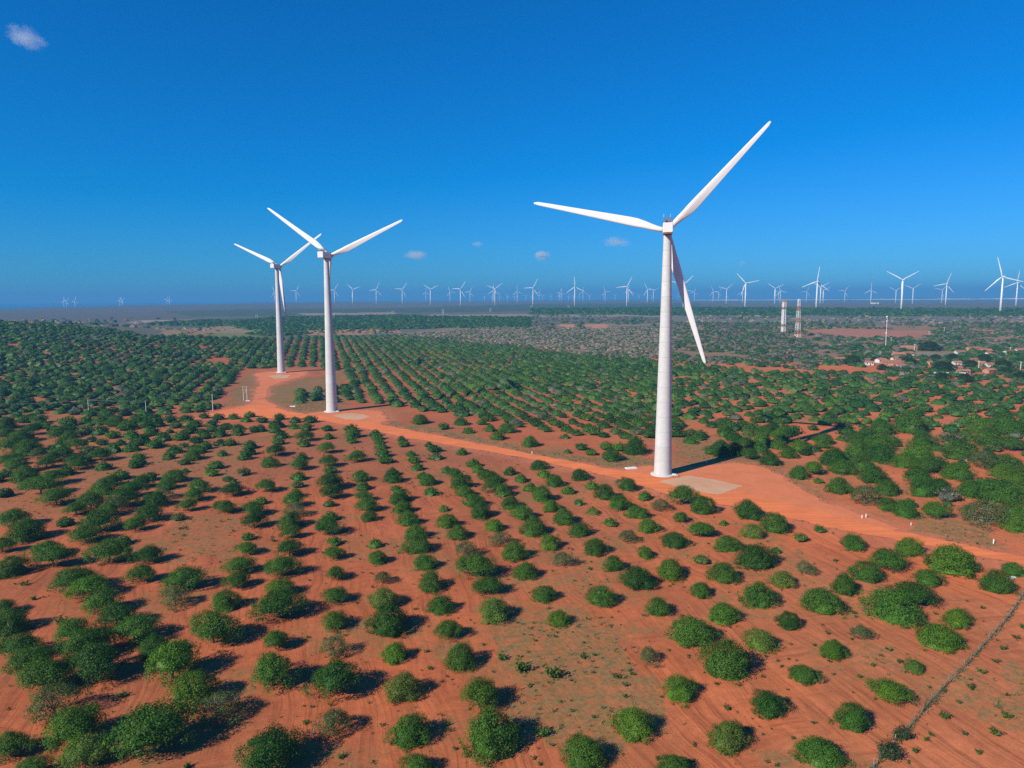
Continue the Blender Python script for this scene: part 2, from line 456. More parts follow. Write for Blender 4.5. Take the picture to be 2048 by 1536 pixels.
def ground_mat():
    m, n, l = new_mat('red_earth')
    out = n.new('ShaderNodeOutputMaterial'); p = n.new('ShaderNodeBsdfPrincipled')
    p.inputs['Roughness'].default_value = 0.95; p.inputs['Specular IOR Level'].default_value = 0.12
    geo = n.new('ShaderNodeNewGeometry')
    base = n.new('ShaderNodeAttribute'); base.attribute_name = 'base'
    mask = n.new('ShaderNodeAttribute'); mask.attribute_name = 'mask'
    sep = n.new('ShaderNodeSeparateColor'); l.new(mask.outputs['Color'], sep.inputs[0])
    def noise(scale, detail=4, rough=0.6, vec=None, dist=0.0):
        t = n.new('ShaderNodeTexNoise'); t.inputs['Scale'].default_value = scale; t.inputs['Detail'].default_value = detail
        t.inputs['Roughness'].default_value = rough; t.inputs['Distortion'].default_value = dist
        l.new(vec if vec is not None else geo.outputs['Position'], t.inputs['Vector']); return t.outputs['Fac']
    def mapr(v, a, b, c, d):
        t = n.new('ShaderNodeMapRange'); l.new(v, t.inputs['Value'])
        for k_, w in zip(('From Min', 'From Max', 'To Min', 'To Max'), (a, b, c, d)): t.inputs[k_].default_value = w
        return t.outputs[0]
    def math_(op, a, b):
        t = n.new('ShaderNodeMath'); t.operation = op
        for k_, w in enumerate((a, b)):
            if isinstance(w, (int, float)): t.inputs[k_].default_value = w
            else: l.new(w, t.inputs[k_])
        return t.outputs[0]
    def mix(f, a, b):
        t = n.new('ShaderNodeMix'); t.data_type = 'RGBA'
        if isinstance(f, (int, float)): t.inputs['Factor'].default_value = f
        else: l.new(f, t.inputs['Factor'])
        for k_, w in ((6, a), (7, b)):
            if isinstance(w, tuple): t.inputs[k_].default_value = (*w, 1)
            else: l.new(w, t.inputs[k_])
        return t.outputs[2]
    def scale_col(c, f):
        t = n.new('ShaderNodeVectorMath'); t.operation = 'SCALE'; l.new(c, t.inputs[0]); l.new(f, t.inputs['Scale']); return t.outputs[0]
    # soil: blotches, clods, plough marks
    v1 = mapr(noise(0.045, 5), 0.3, 0.7, 0.86, 1.12)
    v2 = mapr(noise(0.55, 7, 0.75), 0.28, 0.72, 0.76, 1.20)
    v3 = mapr(noise(2.6, 5, 0.75), 0.25, 0.75, 0.78, 1.18)
    c = scale_col(scale_col(scale_col(base.outputs['Color'], v1), v2), v3)
    # tillage: irregular streaks drawn along the rows, and across them on the headlands
    def streak(angle, across, along, detail):
        r_ = n.new('ShaderNodeVectorRotate'); r_.rotation_type = 'Z_AXIS'; r_.inputs['Angle'].default_value = rad(angle)
        l.new(geo.outputs['Position'], r_.inputs['Vector'])
        w_ = n.new('ShaderNodeTexNoise'); w_.inputs['Scale'].default_value = 0.045; w_.inputs['Detail'].default_value = 1; l.new(r_.outputs[0], w_.inputs['Vector'])
        ws_ = n.new('ShaderNodeVectorMath'); ws_.operation = 'SCALE'; ws_.inputs['Scale'].default_value = 7.0; l.new(w_.outputs['Color'], ws_.inputs[0])
        ad_ = n.new('ShaderNodeVectorMath'); ad_.operation = 'ADD'; l.new(r_.outputs[0], ad_.inputs[0]); l.new(ws_.outputs[0], ad_.inputs[1])
        mp_ = n.new('ShaderNodeMapping'); mp_.inputs['Scale'].default_value = (across, along, 0.2); l.new(ad_.outputs[0], mp_.inputs['Vector'])
        return noise(1.0, detail, 0.6, mp_.outputs[0])
    st1 = mapr(streak(-15.3, 1.15, 0.045, 3), 0.46, 0.68, 0, 1)
    st2 = mapr(streak(74, 0.9, 0.05, 3), 0.48, 0.70, 0, 1)
    st3 = mapr(streak(-15.3, 0.33, 0.02, 2), 0.50, 0.64, 0, 1)
    sel = mapr(noise(0.030, 2), 0.55, 0.60, 0, 1)
    wmix = n.new('ShaderNodeMix'); wmix.data_type = 'FLOAT'
    l.new(sel, wmix.inputs['Factor']); l.new(st1, wmix.inputs[2]); l.new(st2, wmix.inputs[3])
    fur = math_('MULTIPLY', wmix.outputs[0], sep.outputs[0])
    c = scale_col(c, mapr(fur, 0, 1, 1.06, 0.74))  # furrow streaks darkened: the shade of the tilling is put into the colour
    c = scale_col(c, mapr(math_('MULTIPLY', st3, sep.outputs[0]), 0, 1, 0.97, 1.10))
    # litter and clod specks
    spk = mapr(noise(1.1, 7, 0.8), 0.575, 0.68, 0, 0.8)
    c = mix(spk, c, (0.13, 0.065, 0.032))
    # grass coming through
    gn = math_('ADD', math_('MULTIPLY', noise(0.30, 7, 0.8), 0.55), math_('MULTIPLY', noise(1.9, 5, 0.8), 0.45))
    gm = mapr(math_('ADD', gn, math_('MULTIPLY', sep.outputs[1], 0.18)), 0.56, 0.67, 0, 0.85)
    gm = math_('MULTIPLY', gm, mapr(sep.outputs[1], 0.0, 0.2, 0.15, 1))
    gcol = mix(mapr(noise(0.9, 4), 0.35, 0.65, 0, 1), (0.125, 0.115, 0.034), (0.27, 0.185, 0.075))
    c = mix(gm, c, gcol)
    l.new(c, p.inputs['Base Color'])
    b1 = n.new('ShaderNodeBump'); b1.inputs['Strength'].default_value = 0.4; b1.inputs['Distance'].default_value = 0.22
    hgt = math_('ADD', math_('MULTIPLY', fur, -0.5), math_('MULTIPLY', noise(2.2, 6, 0.7), 0.8))
    l.new(hgt, b1.inputs['Height'])
    l.new(b1.outputs[0], p.inputs['Normal'])
    l.new(p.outputs[0], out.inputs['Surface'])
    return m

ground = obj('ground', build_ground(), ground_mat()); tag(ground, 'red laterite earth of the plantation running out to the plain', kind='structure')

# ------------------------------------------------------------------ roads, crane pads, gravel
def flat_shape(name, wpol, lift, jitter, mat, step=2.5, inner=7.0, crown=0.0):
    pts = []
    n = len(wpol)
    for i in range(n):
        a = np.array(wpol[i]); b = np.array(wpol[(i + 1) % n])
        L = np.linalg.norm(b - a); k = max(1, int(L / step))
        for t in range(k):
            p = a + (b - a) * t / k
            nrm = np.array([-(b - a)[1], (b - a)[0]]) / (L + 1e-9)
            j = (float(vnoise(p[0], p[1], 6.0, 21)) - 0.5) * 2 * jitter + (float(vnoise(p[0], p[1], 2.2, 22)) - 0.5) * jitter
            pts.append(p + nrm * j)
    pts = np.array(pts)
    lo, hi = pts.min(0), pts.max(0)
    gx, gy = np.meshgrid(np.arange(lo[0], hi[0], inner), np.arange(lo[1], hi[1], inner))
    gx, gy = gx.ravel() + rng.uniform(-1, 1, gx.size), gy.ravel() + rng.uniform(-1, 1, gy.size)
    ins = inside([tuple(p) for p in pts], gx, gy) & (seg_dist([tuple(p) for p in pts], gx, gy) > 1.5)
    allp = [Vector((float(p[0]), float(p[1]))) for p in pts] + [Vector((float(a), float(b))) for a, b in zip(gx[ins], gy[ins])]
    ne = len(pts)
    res = delaunay_2d_cdt(allp, [(i, (i + 1) % ne) for i in range(ne)], [], 1, 0.01)
    v2 = np.array([[p[0], p[1]] for p in res[0]])
    z = height(v2[:, 0], v2[:, 1]) + lift
    me = mesh_np(name, np.column_stack([v2, z]), faces=[tuple(f) for f in res[2]], smooth=True)
    # keep the upper side up
    if me.polygons and me.polygons[0].normal.z < 0: me.flip_normals()
    o = obj(name, me, mat)
    return o

def dirt_mat(name, ca, cb, sc, track=0.0):
    m, n, l = new_mat(name)
    out = n.new('ShaderNodeOutputMaterial'); p = n.new('ShaderNodeBsdfPrincipled')
    p.inputs['Roughness'].default_value = 0.95; p.inputs['Specular IOR Level'].default_value = 0.1
    geo = n.new('ShaderNodeNewGeometry')
    a = n.new('ShaderNodeTexNoise'); a.inputs['Scale'].default_value = 0.09; a.inputs['Detail'].default_value = 8; a.inputs['Roughness'].default_value = 0.65; a.inputs['Distortion'].default_value = 0.6
    b = n.new('ShaderNodeTexNoise'); b.inputs['Scale'].default_value = sc; b.inputs['Detail'].default_value = 6; b.inputs['Roughness'].default_value = 0.75
    l.new(geo.outputs['Position'], a.inputs['Vector']); l.new(geo.outputs['Position'], b.inputs['Vector'])
    mr = n.new('ShaderNodeMapRange'); mr.inputs['From Min'].default_value = 0.34; mr.inputs['From Max'].default_value = 0.66
    l.new(a.outputs['Fac'], mr.inputs['Value'])
    mx = n.new('ShaderNodeMix'); mx.data_type = 'RGBA'; mx.inputs[6].default_value = (*ca, 1); mx.inputs[7].default_value = (*cb, 1)
    l.new(mr.outputs[0], mx.inputs['Factor'])
    m2 = n.new('ShaderNodeMapRange'); m2.inputs['From Min'].default_value = 0.25; m2.inputs['From Max'].default_value = 0.75; m2.inputs['To Min'].default_value = 0.85; m2.inputs['To Max'].default_value = 1.12
    l.new(b.outputs['Fac'], m2.inputs['Value'])
    vm = n.new('ShaderNodeVectorMath'); vm.operation = 'SCALE'; l.new(mx.outputs[2], vm.inputs[0]); l.new(m2.outputs[0], vm.inputs['Scale'])
    mp = n.new('ShaderNodeMapping'); mp.inputs['Rotation'].default_value = (0, 0, rad(40)); mp.inputs['Scale'].default_value = (0.02, 0.55, 0.1)
    l.new(geo.outputs['Position'], mp.inputs['Vector'])
    tk_ = n.new('ShaderNodeTexNoise'); tk_.inputs['Scale'].default_value = 1.0; tk_.inputs['Detail'].default_value = 3; l.new(mp.outputs[0], tk_.inputs['Vector'])
    m3 = n.new('ShaderNodeMapRange'); m3.inputs['From Min'].default_value = 0.35; m3.inputs['From Max'].default_value = 0.65; m3.inputs['To Min'].default_value = 1 - track; m3.inputs['To Max'].default_value = 1 + track * 0.6
    l.new(tk_.outputs['Fac'], m3.inputs['Value'])
    v2 = n.new('ShaderNodeVectorMath'); v2.operation = 'SCALE'; l.new(vm.outputs[0], v2.inputs[0]); l.new(m3.outputs[0], v2.inputs['Scale'])
    l.new(v2.outputs[0], p.inputs['Base Color'])
    bp = n.new('ShaderNodeBump'); bp.inputs['Strength'].default_value = 0.3; bp.inputs['Distance'].default_value = 0.08
    l.new(b.outputs['Fac'], bp.inputs['Height']); l.new(bp.outputs[0], p.inputs['Normal'])
    l.new(p.outputs[0], out.inputs['Surface'])
    return m

M_ROAD = dirt_mat('road_dirt', (0.74, 0.200, 0.065), (0.86, 0.235, 0.078), 1.2, 0.14)
M_PAD = dirt_mat('pad_dirt', (0.62, 0.185, 0.072), (0.74, 0.225, 0.09), 0.9)
M_GRAVEL = dirt_mat('pad_gravel', (0.60, 0.31, 0.165), (0.66, 0.40, 0.24), 1.6)
for nm, w, lift, jit, mt, lab in (
        ('dirt_road', ROAD_W, 0.090, 1.3, M_ROAD, 'orange dirt road crossing the plantation'),
        ('crane_pad', PAD1_W, 0.070, 2.0, M_PAD, 'bare orange crane pad round the tall near turbine'),
        ('crane_pad', PAD2_W, 0.075, 2.2, M_PAD, 'bare orange crane pad under the middle turbine'),
        ('crane_pad', PAD3_W, 0.080, 1.6, M_PAD, 'bare orange crane pad and spur track of the far turbine')):
    tag(flat_shape(nm, w, lift, jit, mt), lab, kind='structure')
for px, lab in (([(1318, 963), (1345, 957), (1378, 952), (1420, 958), (1482, 972), (1462, 982), (1436, 990), (1400, 984), (1350, 974)], 'pale gravel patch beside the near turbine'),
                ([(662, 832), (690, 827), (728, 828), (740, 833), (718, 840), (690, 839)], 'pale gravel patch beside the middle turbine'),
                ([(536, 752), (556, 749), (580, 751), (574, 756), (548, 758)], 'pale gravel patch beside the far turbine')):
    tag(flat_shape('gravel_patch', wpoly(px), 0.105, 1.0, M_GRAVEL, step=1.5, inner=4), lab, kind='structure')

# ------------------------------------------------------------------ sea and coast
def sea_mat():
    m, n, l = new_mat('sea_water')
    out = n.new('ShaderNodeOutputMaterial'); p = n.new('ShaderNodeBsdfPrincipled')
    p.inputs['Base Color'].default_value = (0.012, 0.06, 0.11, 1); p.inputs['Roughness'].default_value = 0.22
    geo = n.new('ShaderNodeNewGeometry'); t = n.new('ShaderNodeTexNoise'); t.inputs['Scale'].default_value = 0.02; t.inputs['Detail'].default_value = 6
    l.new(geo.outputs['Position'], t.inputs['Vector'])
    b = n.new('ShaderNodeBump'); b.inputs['Strength'].default_value = 0.5; b.inputs['Distance'].default_value = 2.0
    l.new(t.outputs['Fac'], b.inputs['Height']); l.new(b.outputs[0], p.inputs['Normal'])
    l.new(p.outputs[0], out.inputs['Surface'])
    return m
def build_sea():
    az = np.radians(np.linspace(-70, 70, 160)); r = np.geomspace(3600, 16500, 30)
    A, R = np.meshgrid(az, r)
    V = np.stack([R * np.sin(A), R * np.cos(A), np.full(A.shape, -1.0)], -1).reshape(-1, 3)
    na = len(az); i, j = np.meshgrid(np.arange(len(r) - 1), np.arange(na - 1), indexing='ij')
    q = np.stack([i * na + j, (i + 1) * na + j, (i + 1) * na + j + 1, i * na + j + 1], -1).reshape(-1, 4)
    me = mesh_np('sea', V, quads=q[:, ::-1].copy())
    return me
tag(obj('sea', build_sea(), sea_mat()), 'strip of blue sea along the horizon', kind='structure')

def build_dunes():
    V = []; azs = np.linspace(13.5, 40, 220)
    rows = 7
    for a in azs:
        d0 = float(np.interp(a, [c[0] for c in COAST], [c[1] for c in COAST])) - 330
        hgt = 4 + 14 * float(vnoise(a * 10, 0, 14, 31)) * (0.4 + float(vnoise(a * 10, 0, 4, 32))) * float(sstep(13.5, 17, a))
        for k in range(rows):
            t = k / (rows - 1)
            D = d0 + 300 * t + 30 * float(vnoise(a * 10, t * 5, 3, 33))
            x, y = D * math.sin(rad(a)), D * math.cos(rad(a))
            V.append((x, y, float(height(x, y)) - 1.5 + hgt * math.sin(math.pi * min(1, t * 1.15)) ** 0.7 if t < 0.87 else float(height(x, y)) - 2))
    n = len(azs); q = []
    for i in range(n - 1):
        for k in range(rows - 1):
            q.append((i * rows + k, (i + 1) * rows + k, (i + 1) * rows + k + 1, i * rows + k + 1))
    me = mesh_np('sand_dunes', V, quads=np.array(q), smooth=True)
    if me.polygons[0].normal.z < 0: me.flip_normals()
    return me
tag(obj('sand_dunes', build_dunes(), simple_mat('white_sand', (0.80, 0.70, 0.56), 0.95, 0.1, 0.01)), 'chain of white sand dunes along the coast', kind='structure')

# ------------------------------------------------------------------ wind turbines
M_TOWER = simple_mat('tower_concrete', (0.545, 0.545, 0.52), 0.8, 0.07, 0.6, 0.2, rand=0.045)
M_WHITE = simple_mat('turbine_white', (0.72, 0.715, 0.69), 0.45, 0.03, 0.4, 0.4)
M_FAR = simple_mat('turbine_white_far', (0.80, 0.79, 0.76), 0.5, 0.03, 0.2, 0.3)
M_DARK = simple_mat('grey_steel', (0.16, 0.17, 0.18), 0.5, 0.1, 2.0, 0.5)
M_PLINTH = simple_mat('plinth_concrete', (0.62, 0.60, 0.56), 0.85, 0.1, 1.0, 0.2)
M_RUST = simple_mat('rusty_steel', (0.20, 0.09, 0.05), 0.8, 0.3, 3.0, 0.3)

def blade_mesh(L=56.0, ns=22, npf=14):
    """root at z = 1.2, tip at z = L; x towards the trailing edge, y along the rotor axis"""
    V = []; Fc = []
    st = np.concatenate([[0.0, 0.03, 0.06], np.linspace(0.10, 0.97, ns - 5), [0.99, 1.0]])
    for t in st:
        z = 1.2 + (L - 1.2) * t
        chord = np.interp(t, [0, 0.05, 0.12, 0.22, 0.45, 0.7, 0.9, 0.97, 1.0], [2.1, 2.15, 2.9, 3.8, 3.0, 2.2, 1.6, 1.3, 0.6])
        thick = np.interp(t, [0, 0.05, 0.12, 0.22, 0.45, 0.7, 1.0], [2.1, 2.0, 1.5, 1.05, 0.62, 0.36, 0.05])
        rnd = float(sstep(0.18, 0.03, t))           # 1 = round root
        tw = rad(float(np.interp(t, [0, 0.15, 0.4, 1], [14, 12, 5, -1])))
        bend = 1.6 * t * t
        for i in range(npf):
            a = 2 * math.pi * i / npf
            cx, cy_ = math.cos(a), math.sin(a)
            # airfoil: blunt nose on -x, thin tail on +x
            xa = cx * 0.5 + 0.20; ya = cy_ * 0.5 * (0.72 - 0.55 * cx)
            xr, yr = cx * 0.5, cy_ * 0.5
            x = (xa * (1 - rnd) + xr * rnd) * chord
            y = (ya * (1 - rnd) + yr * rnd) * thick
            V.append((x * math.cos(tw) - y * math.sin(tw), x * math.sin(tw) + y * math.cos(tw) + bend, z))
    n = len(st)
    for k in range(n - 1):
        for i in range(npf):
            Fc.append((k * npf + i, k * npf + (i + 1) % npf, (k + 1) * npf + (i + 1) % npf, (k + 1) * npf + i))
    Fc += [tuple(range(npf - 1, -1, -1)), tuple(range((n - 1) * npf, n * npf))]
    return mesh_np('blade', V, faces=Fc, smooth=True)

HUB = 98.8
R_BASE, R_TOP, Z_TOP = 3.6, 1.55, HUB - 2.1
def tower_r(z): return R_BASE + (R_TOP - R_BASE) * (z / Z_TOP)
BLADE = blade_mesh(); BLADE.materials.append(M_WHITE)
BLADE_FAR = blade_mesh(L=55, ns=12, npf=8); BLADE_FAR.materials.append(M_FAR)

def bevel_box(x0, x1, y0, y1, z0, z1, b):
    pr = [(x0 + b, z0), (x1 - b, z0), (x1, z0 + b), (x1, z1 - b), (x1 - b, z1), (x0 + b, z1), (x0, z1 - b), (x0, z0 + b)]
    cx, cz = (x0 + x1) / 2, (z0 + z1) / 2
    V = []; Fc = []
    ys = [(y0, 0.90), (y0 + b, 1.0), (y1 - b, 1.0), (y1, 0.90)]
    for y, s in ys:
        for (px, pz) in pr: V.append((cx + (px - cx) * s, y, cz + (pz - cz) * s))
    for k in range(3):
        for i in range(8): Fc.append((k * 8 + i, k * 8 + (i + 1) % 8, (k + 1) * 8 + (i + 1) % 8, (k + 1) * 8 + i))
    Fc += [tuple(range(7, -1, -1)), tuple(range(24, 32))]
    return V, Fc

SEG_H = Z_TOP / 16.0
SEG_MESHES = []
for k in range(16):
    z0, z1 = k * SEG_H, (k + 1) * SEG_H
    r0, r1 = tower_r(z0), tower_r(z1)
    mb = MB().lathe([(r0 - 0.09, 0.0), (r0, 0.06), (r1, SEG_H - 0.06), (r1 - 0.09, SEG_H)], 40)
    me = mb.mesh('tower_segment', smooth=False); me.materials.append(M_TOWER)
    me.polygons.foreach_set('use_smooth', np.ones(len(me.polygons), bool)); me.set_sharp_from_angle(angle=rad(20))
    SEG_MESHES.append(me)

def near_turbine(base, az, phi, label, bl=1.0):
    t = empty('wind_turbine', base, -rad(az)); tag(t, label, 'wind turbine', 'turbines standing in the plantation')
    obj('plinth', MB().lathe([(4.95, -0.3), (4.95, 0.32), (4.6, 0.42), (3.75, 0.50)], 40).mesh('plinth'), M_PLINTH, t)
    for k, me in enumerate(SEG_MESHES):
        obj('tower_segment', me, None, t, (0, 0, k * SEG_H + (0.02 if k == 0 else 0.0)))
    obj('yaw_collar', MB().lathe([(R_TOP - 0.1, Z_TOP), (1.75, Z_TOP + 0.05), (1.75, Z_TOP + 0.42), (1.5, Z_TOP + 0.5)], 28).mesh('yaw_collar', True), M_RUST, t)
    d = obj('door', MB().box((0, 0, 1.1), (1.0, 0.12, 2.2)).mesh('door'), M_DARK, t, (math.sin(1.25) * R_BASE, -math.cos(1.25) * R_BASE, 0.6), (0, 0, 1.25))
    obj('steps', MB().box((0, -1.0, 0.3), (1.4, 1.8, 0.5)).box((0, -2.2, 0.12), (1.4, 0.8, 0.25)).mesh('steps'), M_PLINTH, t, (math.sin(1.25) * (R_BASE + 0.3), -math.cos(1.25) * (R_BASE + 0.3), 0.3), (0, 0, 1.25))
    v, f = bevel_box(-1.9, 1.9, -8.2, 3.6, HUB - 1.75, HUB + 2.05, 0.22)
    nac = obj('nacelle', MB().add(v, f).mesh('nacelle'), M_WHITE, t)
    rl = MB()
    z0, z1 = HUB + 2.05, HUB + 4.0
    for (x, y) in ((-1.7, -7.8), (0.0, -7.8), (0.9, -7.8), (1.7, -7.8), (-1.7, -5.2), (1.7, -5.2), (-1.7, -2.6), (1.7, -2.6)):
        rl.tube((x, y, z0), (x, y, z1), 0.07, n=5)
    for z in (z0 + 0.95, z1):
        rl.tube((-1.7, -7.8, z), (1.7, -7.8, z), 0.06, n=5)
        rl.tube((-1.7, -7.8, z), (-1.7, -2.6, z), 0.06, n=5); rl.tube((1.7, -7.8, z), (1.7, -2.6, z), 0.06, n=5)
        rl.tube((-1.7, -2.6, z), (1.7, -2.6, z), 0.06, n=5)
    obj('railing', rl.mesh('railing'), M_DARK, nac)
    cool = MB().box((0.2, -4.6, HUB + 2.9), (2.4, 0.35, 1.6)).box((-1.1, -5.6, HUB + 3.2), (0.6, 0.6, 0.7))
    obj('cooler', cool.mesh('cooler'), M_DARK, nac)
    an = MB().tube((-1.75, -7.6, z1), (-1.75, -7.6, z1 + 1.1), 0.05, n=5).tube((-2.0, -7.6, z1 + 1.0), (-1.5, -7.6, z1 + 1.0), 0.05, n=5)
    obj('wind_sensor', MB().tube((0.8, -7.6, z1), (0.8, -7.6, z1 + 1.3), 0.05, n=5).mesh('wind_sensor'), M_WHITE, nac)
    obj('wind_sensor', an.mesh('wind_sensor'), M_WHITE, nac)
    hm = MB().lathe([(1.55, -1.9), (1.75, -1.4), (1.8, 0.6), (1.55, 1.6), (0.95, 2.5), (0.3, 2.85)], 24).mesh('rotor_hub', True)
    hub = obj('rotor_hub', hm, M_WHITE, t, (0, 5.6, HUB + 0.1), (-math.pi / 2, 0, 0))
    for k in range(3):
        obj('blade', BLADE, None, t, (0, 5.6, HUB + 0.1), (0, rad(phi + 120 * k), 0), (1, 1, bl))
    return t

B1, B2, B3 = (tuple(at([x], [y])[0]) for x, y in ((1325.5, 949), (664, 823), (563, 745)))
near_turbine(B1, 11, 43, 'tall white wind turbine beside the orange road, biggest of all, pale gravel at its foot')
near_turbine(B2, 11, -54, 'white wind turbine second in size, on the pad by the road junction', 0.94)
near_turbine(B3, 11, -65, 'white wind turbine standing behind the second biggest, at the end of the spur track', 0.92)

FAR_T = [(549, 583.7, 605.6, -27), (592.6, 582, 605.7, 28), (669, 580, 606, 30), (705.4, 579, 607.3, -50), (752.7, 579.5, 607.5, 22), (804.6, 579, 608, 36), (851.8, 583, 602, 3), (860.9, 578.5, 609.5, -57), (900, 582, 603, -22),
         (921, 577.5, 610.2, 33), (940, 581.5, 603, 25), (986.5, 578.5, 603, 0), (990, 578.3, 611, 52), (1034.6, 581, 603, -5), (1066, 576.7, 612, 27), (1078.6, 583.5, 600, 25), (1119.8, 583, 600, 20), (1123.5, 586, 602, 0),
         (1149.5, 575.2, 612.5, -5), (1166, 582.7, 601.5, 0), (1210.6, 582.5, 602.5, -25), (1254, 574, 612, 25), (1257.5, 580, 602, 0), (1295, 581, 607.5, -28), (1307, 582.6, 603.5, 60), (1367.4, 569, 612.5, 45), (1372.5, 579.5, 605, -20),
         (1389, 583.5, 601.5, 15), (1426.3, 582.3, 602.8, -22), (1437.4, 583.7, 602, 35), (1453, 578.5, 606.5, 48), (1485.3, 583, 604, 0), (1491, 567.5, 613, -42), (1550, 577.5, 607, -55), (1560.7, 582.6, 605, -20), (1557, 587, 603, 60),
         (1613.2, 585, 604, 25), (1633.7, 564.8, 614.5, 8), (1641, 577, 608, -60), (1646.6, 582.5, 606.5, 65), (1689.7, 583.6, 604, 35), (1742, 583, 607, 0), (1791.6, 582.5, 604.5, -63), (1804.4, 561.5, 614.7, -60), (1825.6, 582, 608.5, 55),
         (1884, 582.6, 605, 45), (1892.3, 573.5, 609, 20), (2003.6, 556.5, 615.5, -15), (2033.6, 570.5, 607, 8)]
TINY_T = [(127, 0), (132, 40), (149, 15), (239, 25), (244, 60), (333, 30), (338.5, 5), (969.5, 0), (984, 30), (999.4, 0), (1015, 90), (1029.7, 10), (1051.7, 60), (1064, 0), (1084.7, 60), (1102, 20), (1118, 0), (1137.4, 0), (1147, 50),
          (1158.6, 0), (1178.7, 65), (1207.4, 60), (1230, 60), (1278, 60), (1303.7, 30), (1356.4, 10)]
ft = [(R_BASE + (R_TOP - R_BASE) * t, Z_TOP * t) for t in (0, 0.5, 1.0)]
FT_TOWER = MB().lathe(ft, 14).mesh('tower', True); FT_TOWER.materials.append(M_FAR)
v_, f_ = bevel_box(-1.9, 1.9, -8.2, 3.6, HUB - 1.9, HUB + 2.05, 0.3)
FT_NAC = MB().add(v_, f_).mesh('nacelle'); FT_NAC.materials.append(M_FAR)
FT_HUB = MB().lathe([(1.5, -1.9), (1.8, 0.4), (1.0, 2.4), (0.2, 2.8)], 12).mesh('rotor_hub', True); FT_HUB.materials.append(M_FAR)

def far_turbine(x, y, phi, label, s=1.0, az=11.0):
    t = empty('wind_turbine', (x, y, float(height(x, y)) - 0.3), -rad(az)); t.scale = (s, s, s)
    tag(t, label, 'wind turbine', 'turbines strung out along the horizon')
    obj('tower', FT_TOWER, None, t)
    obj('nacelle', FT_NAC, None, t)
    obj('rotor_hub', FT_HUB, None, t, (0, 5.6, HUB), (-math.pi / 2, 0, 0))
    for k in range(3): obj('blade', BLADE_FAR, None, t, (0, 5.6, HUB), (0, rad(phi + 120 * k), 0))
    return t
plans = []
for (hx, hy, by, phi) in FAR_T:
    D = 100.0 * F_PX / (by - hy) * 0.985
    d = rays([hx], [(hy + by) / 2])[0]
    k = D / math.hypot(d[0], d[1])
    plans.append((hx, d[0] * k, d[1] * k, phi, 1.0))
for i, (hx, phi) in enumerate(TINY_T):
    a = rays([hx], [596])[0]; azd = math.degrees(math.atan2(a[0], a[1]))
    c = float(np.interp(azd, [q[0] for q in COAST], [q[1] for q in COAST]))
    D = c - 350 - (i * 137) % 420
    sc = 0.42 if hx < 400 else 0.60
    plans.append((hx, D * math.sin(rad(azd)), D * math.cos(rad(azd)), phi, sc))
plans.sort()
for i, (hx, x, y, phi, sc) in enumerate(plans):
    D = math.hypot(x, y)
    size = 'tiny' if sc < 1 else ('small' if D > 5200 else ('mid-sized' if D > 3300 else 'larger'))
    far_turbine(x, y, phi, f"{size} distant white wind turbine on the horizon, {ordinal(i + 1)} counting from the left edge", sc, 11.0 + (i * 37 % 7 - 3))

# ------------------------------------------------------------------ cashew trees
def leaf_mat(name, use_obj_color):
    m, n, l = new_mat(name)
    out = n.new('ShaderNodeOutputMaterial')
    at_ = n.new('ShaderNodeAttribute'); at_.attribute_name = 'leaf'
    if use_obj_color:
        oi = n.new('ShaderNodeObjectInfo')
        mu = n.new('ShaderNodeMix'); mu.data_type = 'RGBA'; mu.blend_type = 'MULTIPLY'; mu.inputs['Factor'].default_value = 1.0
        l.new(oi.outputs['Color'], mu.inputs[6]); l.new(at_.outputs['Color'], mu.inputs[7]); c = mu.outputs[2]
    else:
        c = at_.outputs['Color']
    p = n.new('ShaderNodeBsdfPrincipled'); p.inputs['Roughness'].default_value = 0.5; p.inputs['Specular IOR Level'].default_value = 0.2
    l.new(c, p.inputs['Base Color'])
    tr = n.new('ShaderNodeBsdfTranslucent')
    tint = n.new('ShaderNodeMix'); tint.data_type = 'RGBA'; tint.blend_type = 'MULTIPLY'; tint.inputs['Factor'].default_value = 1.0
    l.new(c, tint.inputs[6]); tint.inputs[7].default_value = (1.25, 1.35, 0.55, 1); l.new(tint.outputs[2], tr.inputs['Color'])
    mx = n.new('ShaderNodeMixShader'); mx.inputs[0].default_value = 0.30
    l.new(p.outputs[0], mx.inputs[1]); l.new(tr.outputs[0], mx.inputs[2]); l.new(mx.outputs[0], out.inputs['Surface'])
    return m
M_LEAF = leaf_mat('cashew_leaves', True)
M_LEAF_FAR = leaf_mat('plantation_leaves', False)
M_BARK = simple_mat('grey_bark', (0.17, 0.14, 0.115), 0.9, 0.3, 5.0, 0.15)
M_TWIG = simple_mat('dry_twigs', (0.33, 0.30, 0.27), 0.9, 0.25, 6.0, 0.15)

def unit(v): return v / (np.linalg.norm(v, axis=-1, keepdims=True) + 1e-9)

def leaf_quads(P, N, L, W, r):
    """diamond leaves at P facing N"""
    n = len(P)
    T = unit(np.cross(N, r.normal(size=(n, 3))))
    B = np.cross(N, T)
    L = np.asarray(L).reshape(-1, 1) * r.uniform(0.7, 1.3, (n, 1)); W = np.asarray(W).reshape(-1, 1) * r.uniform(0.8, 1.2, (n, 1))
    droop = N * L * -0.18
    V = np.stack([P - T * L * 0.5 + droop, P + B * W * 0.5 - T * L * 0.05, P + T * L * 0.5 + droop, P - B * W * 0.5 + T * L * 0.05], 1)
    return V.reshape(-1, 3)

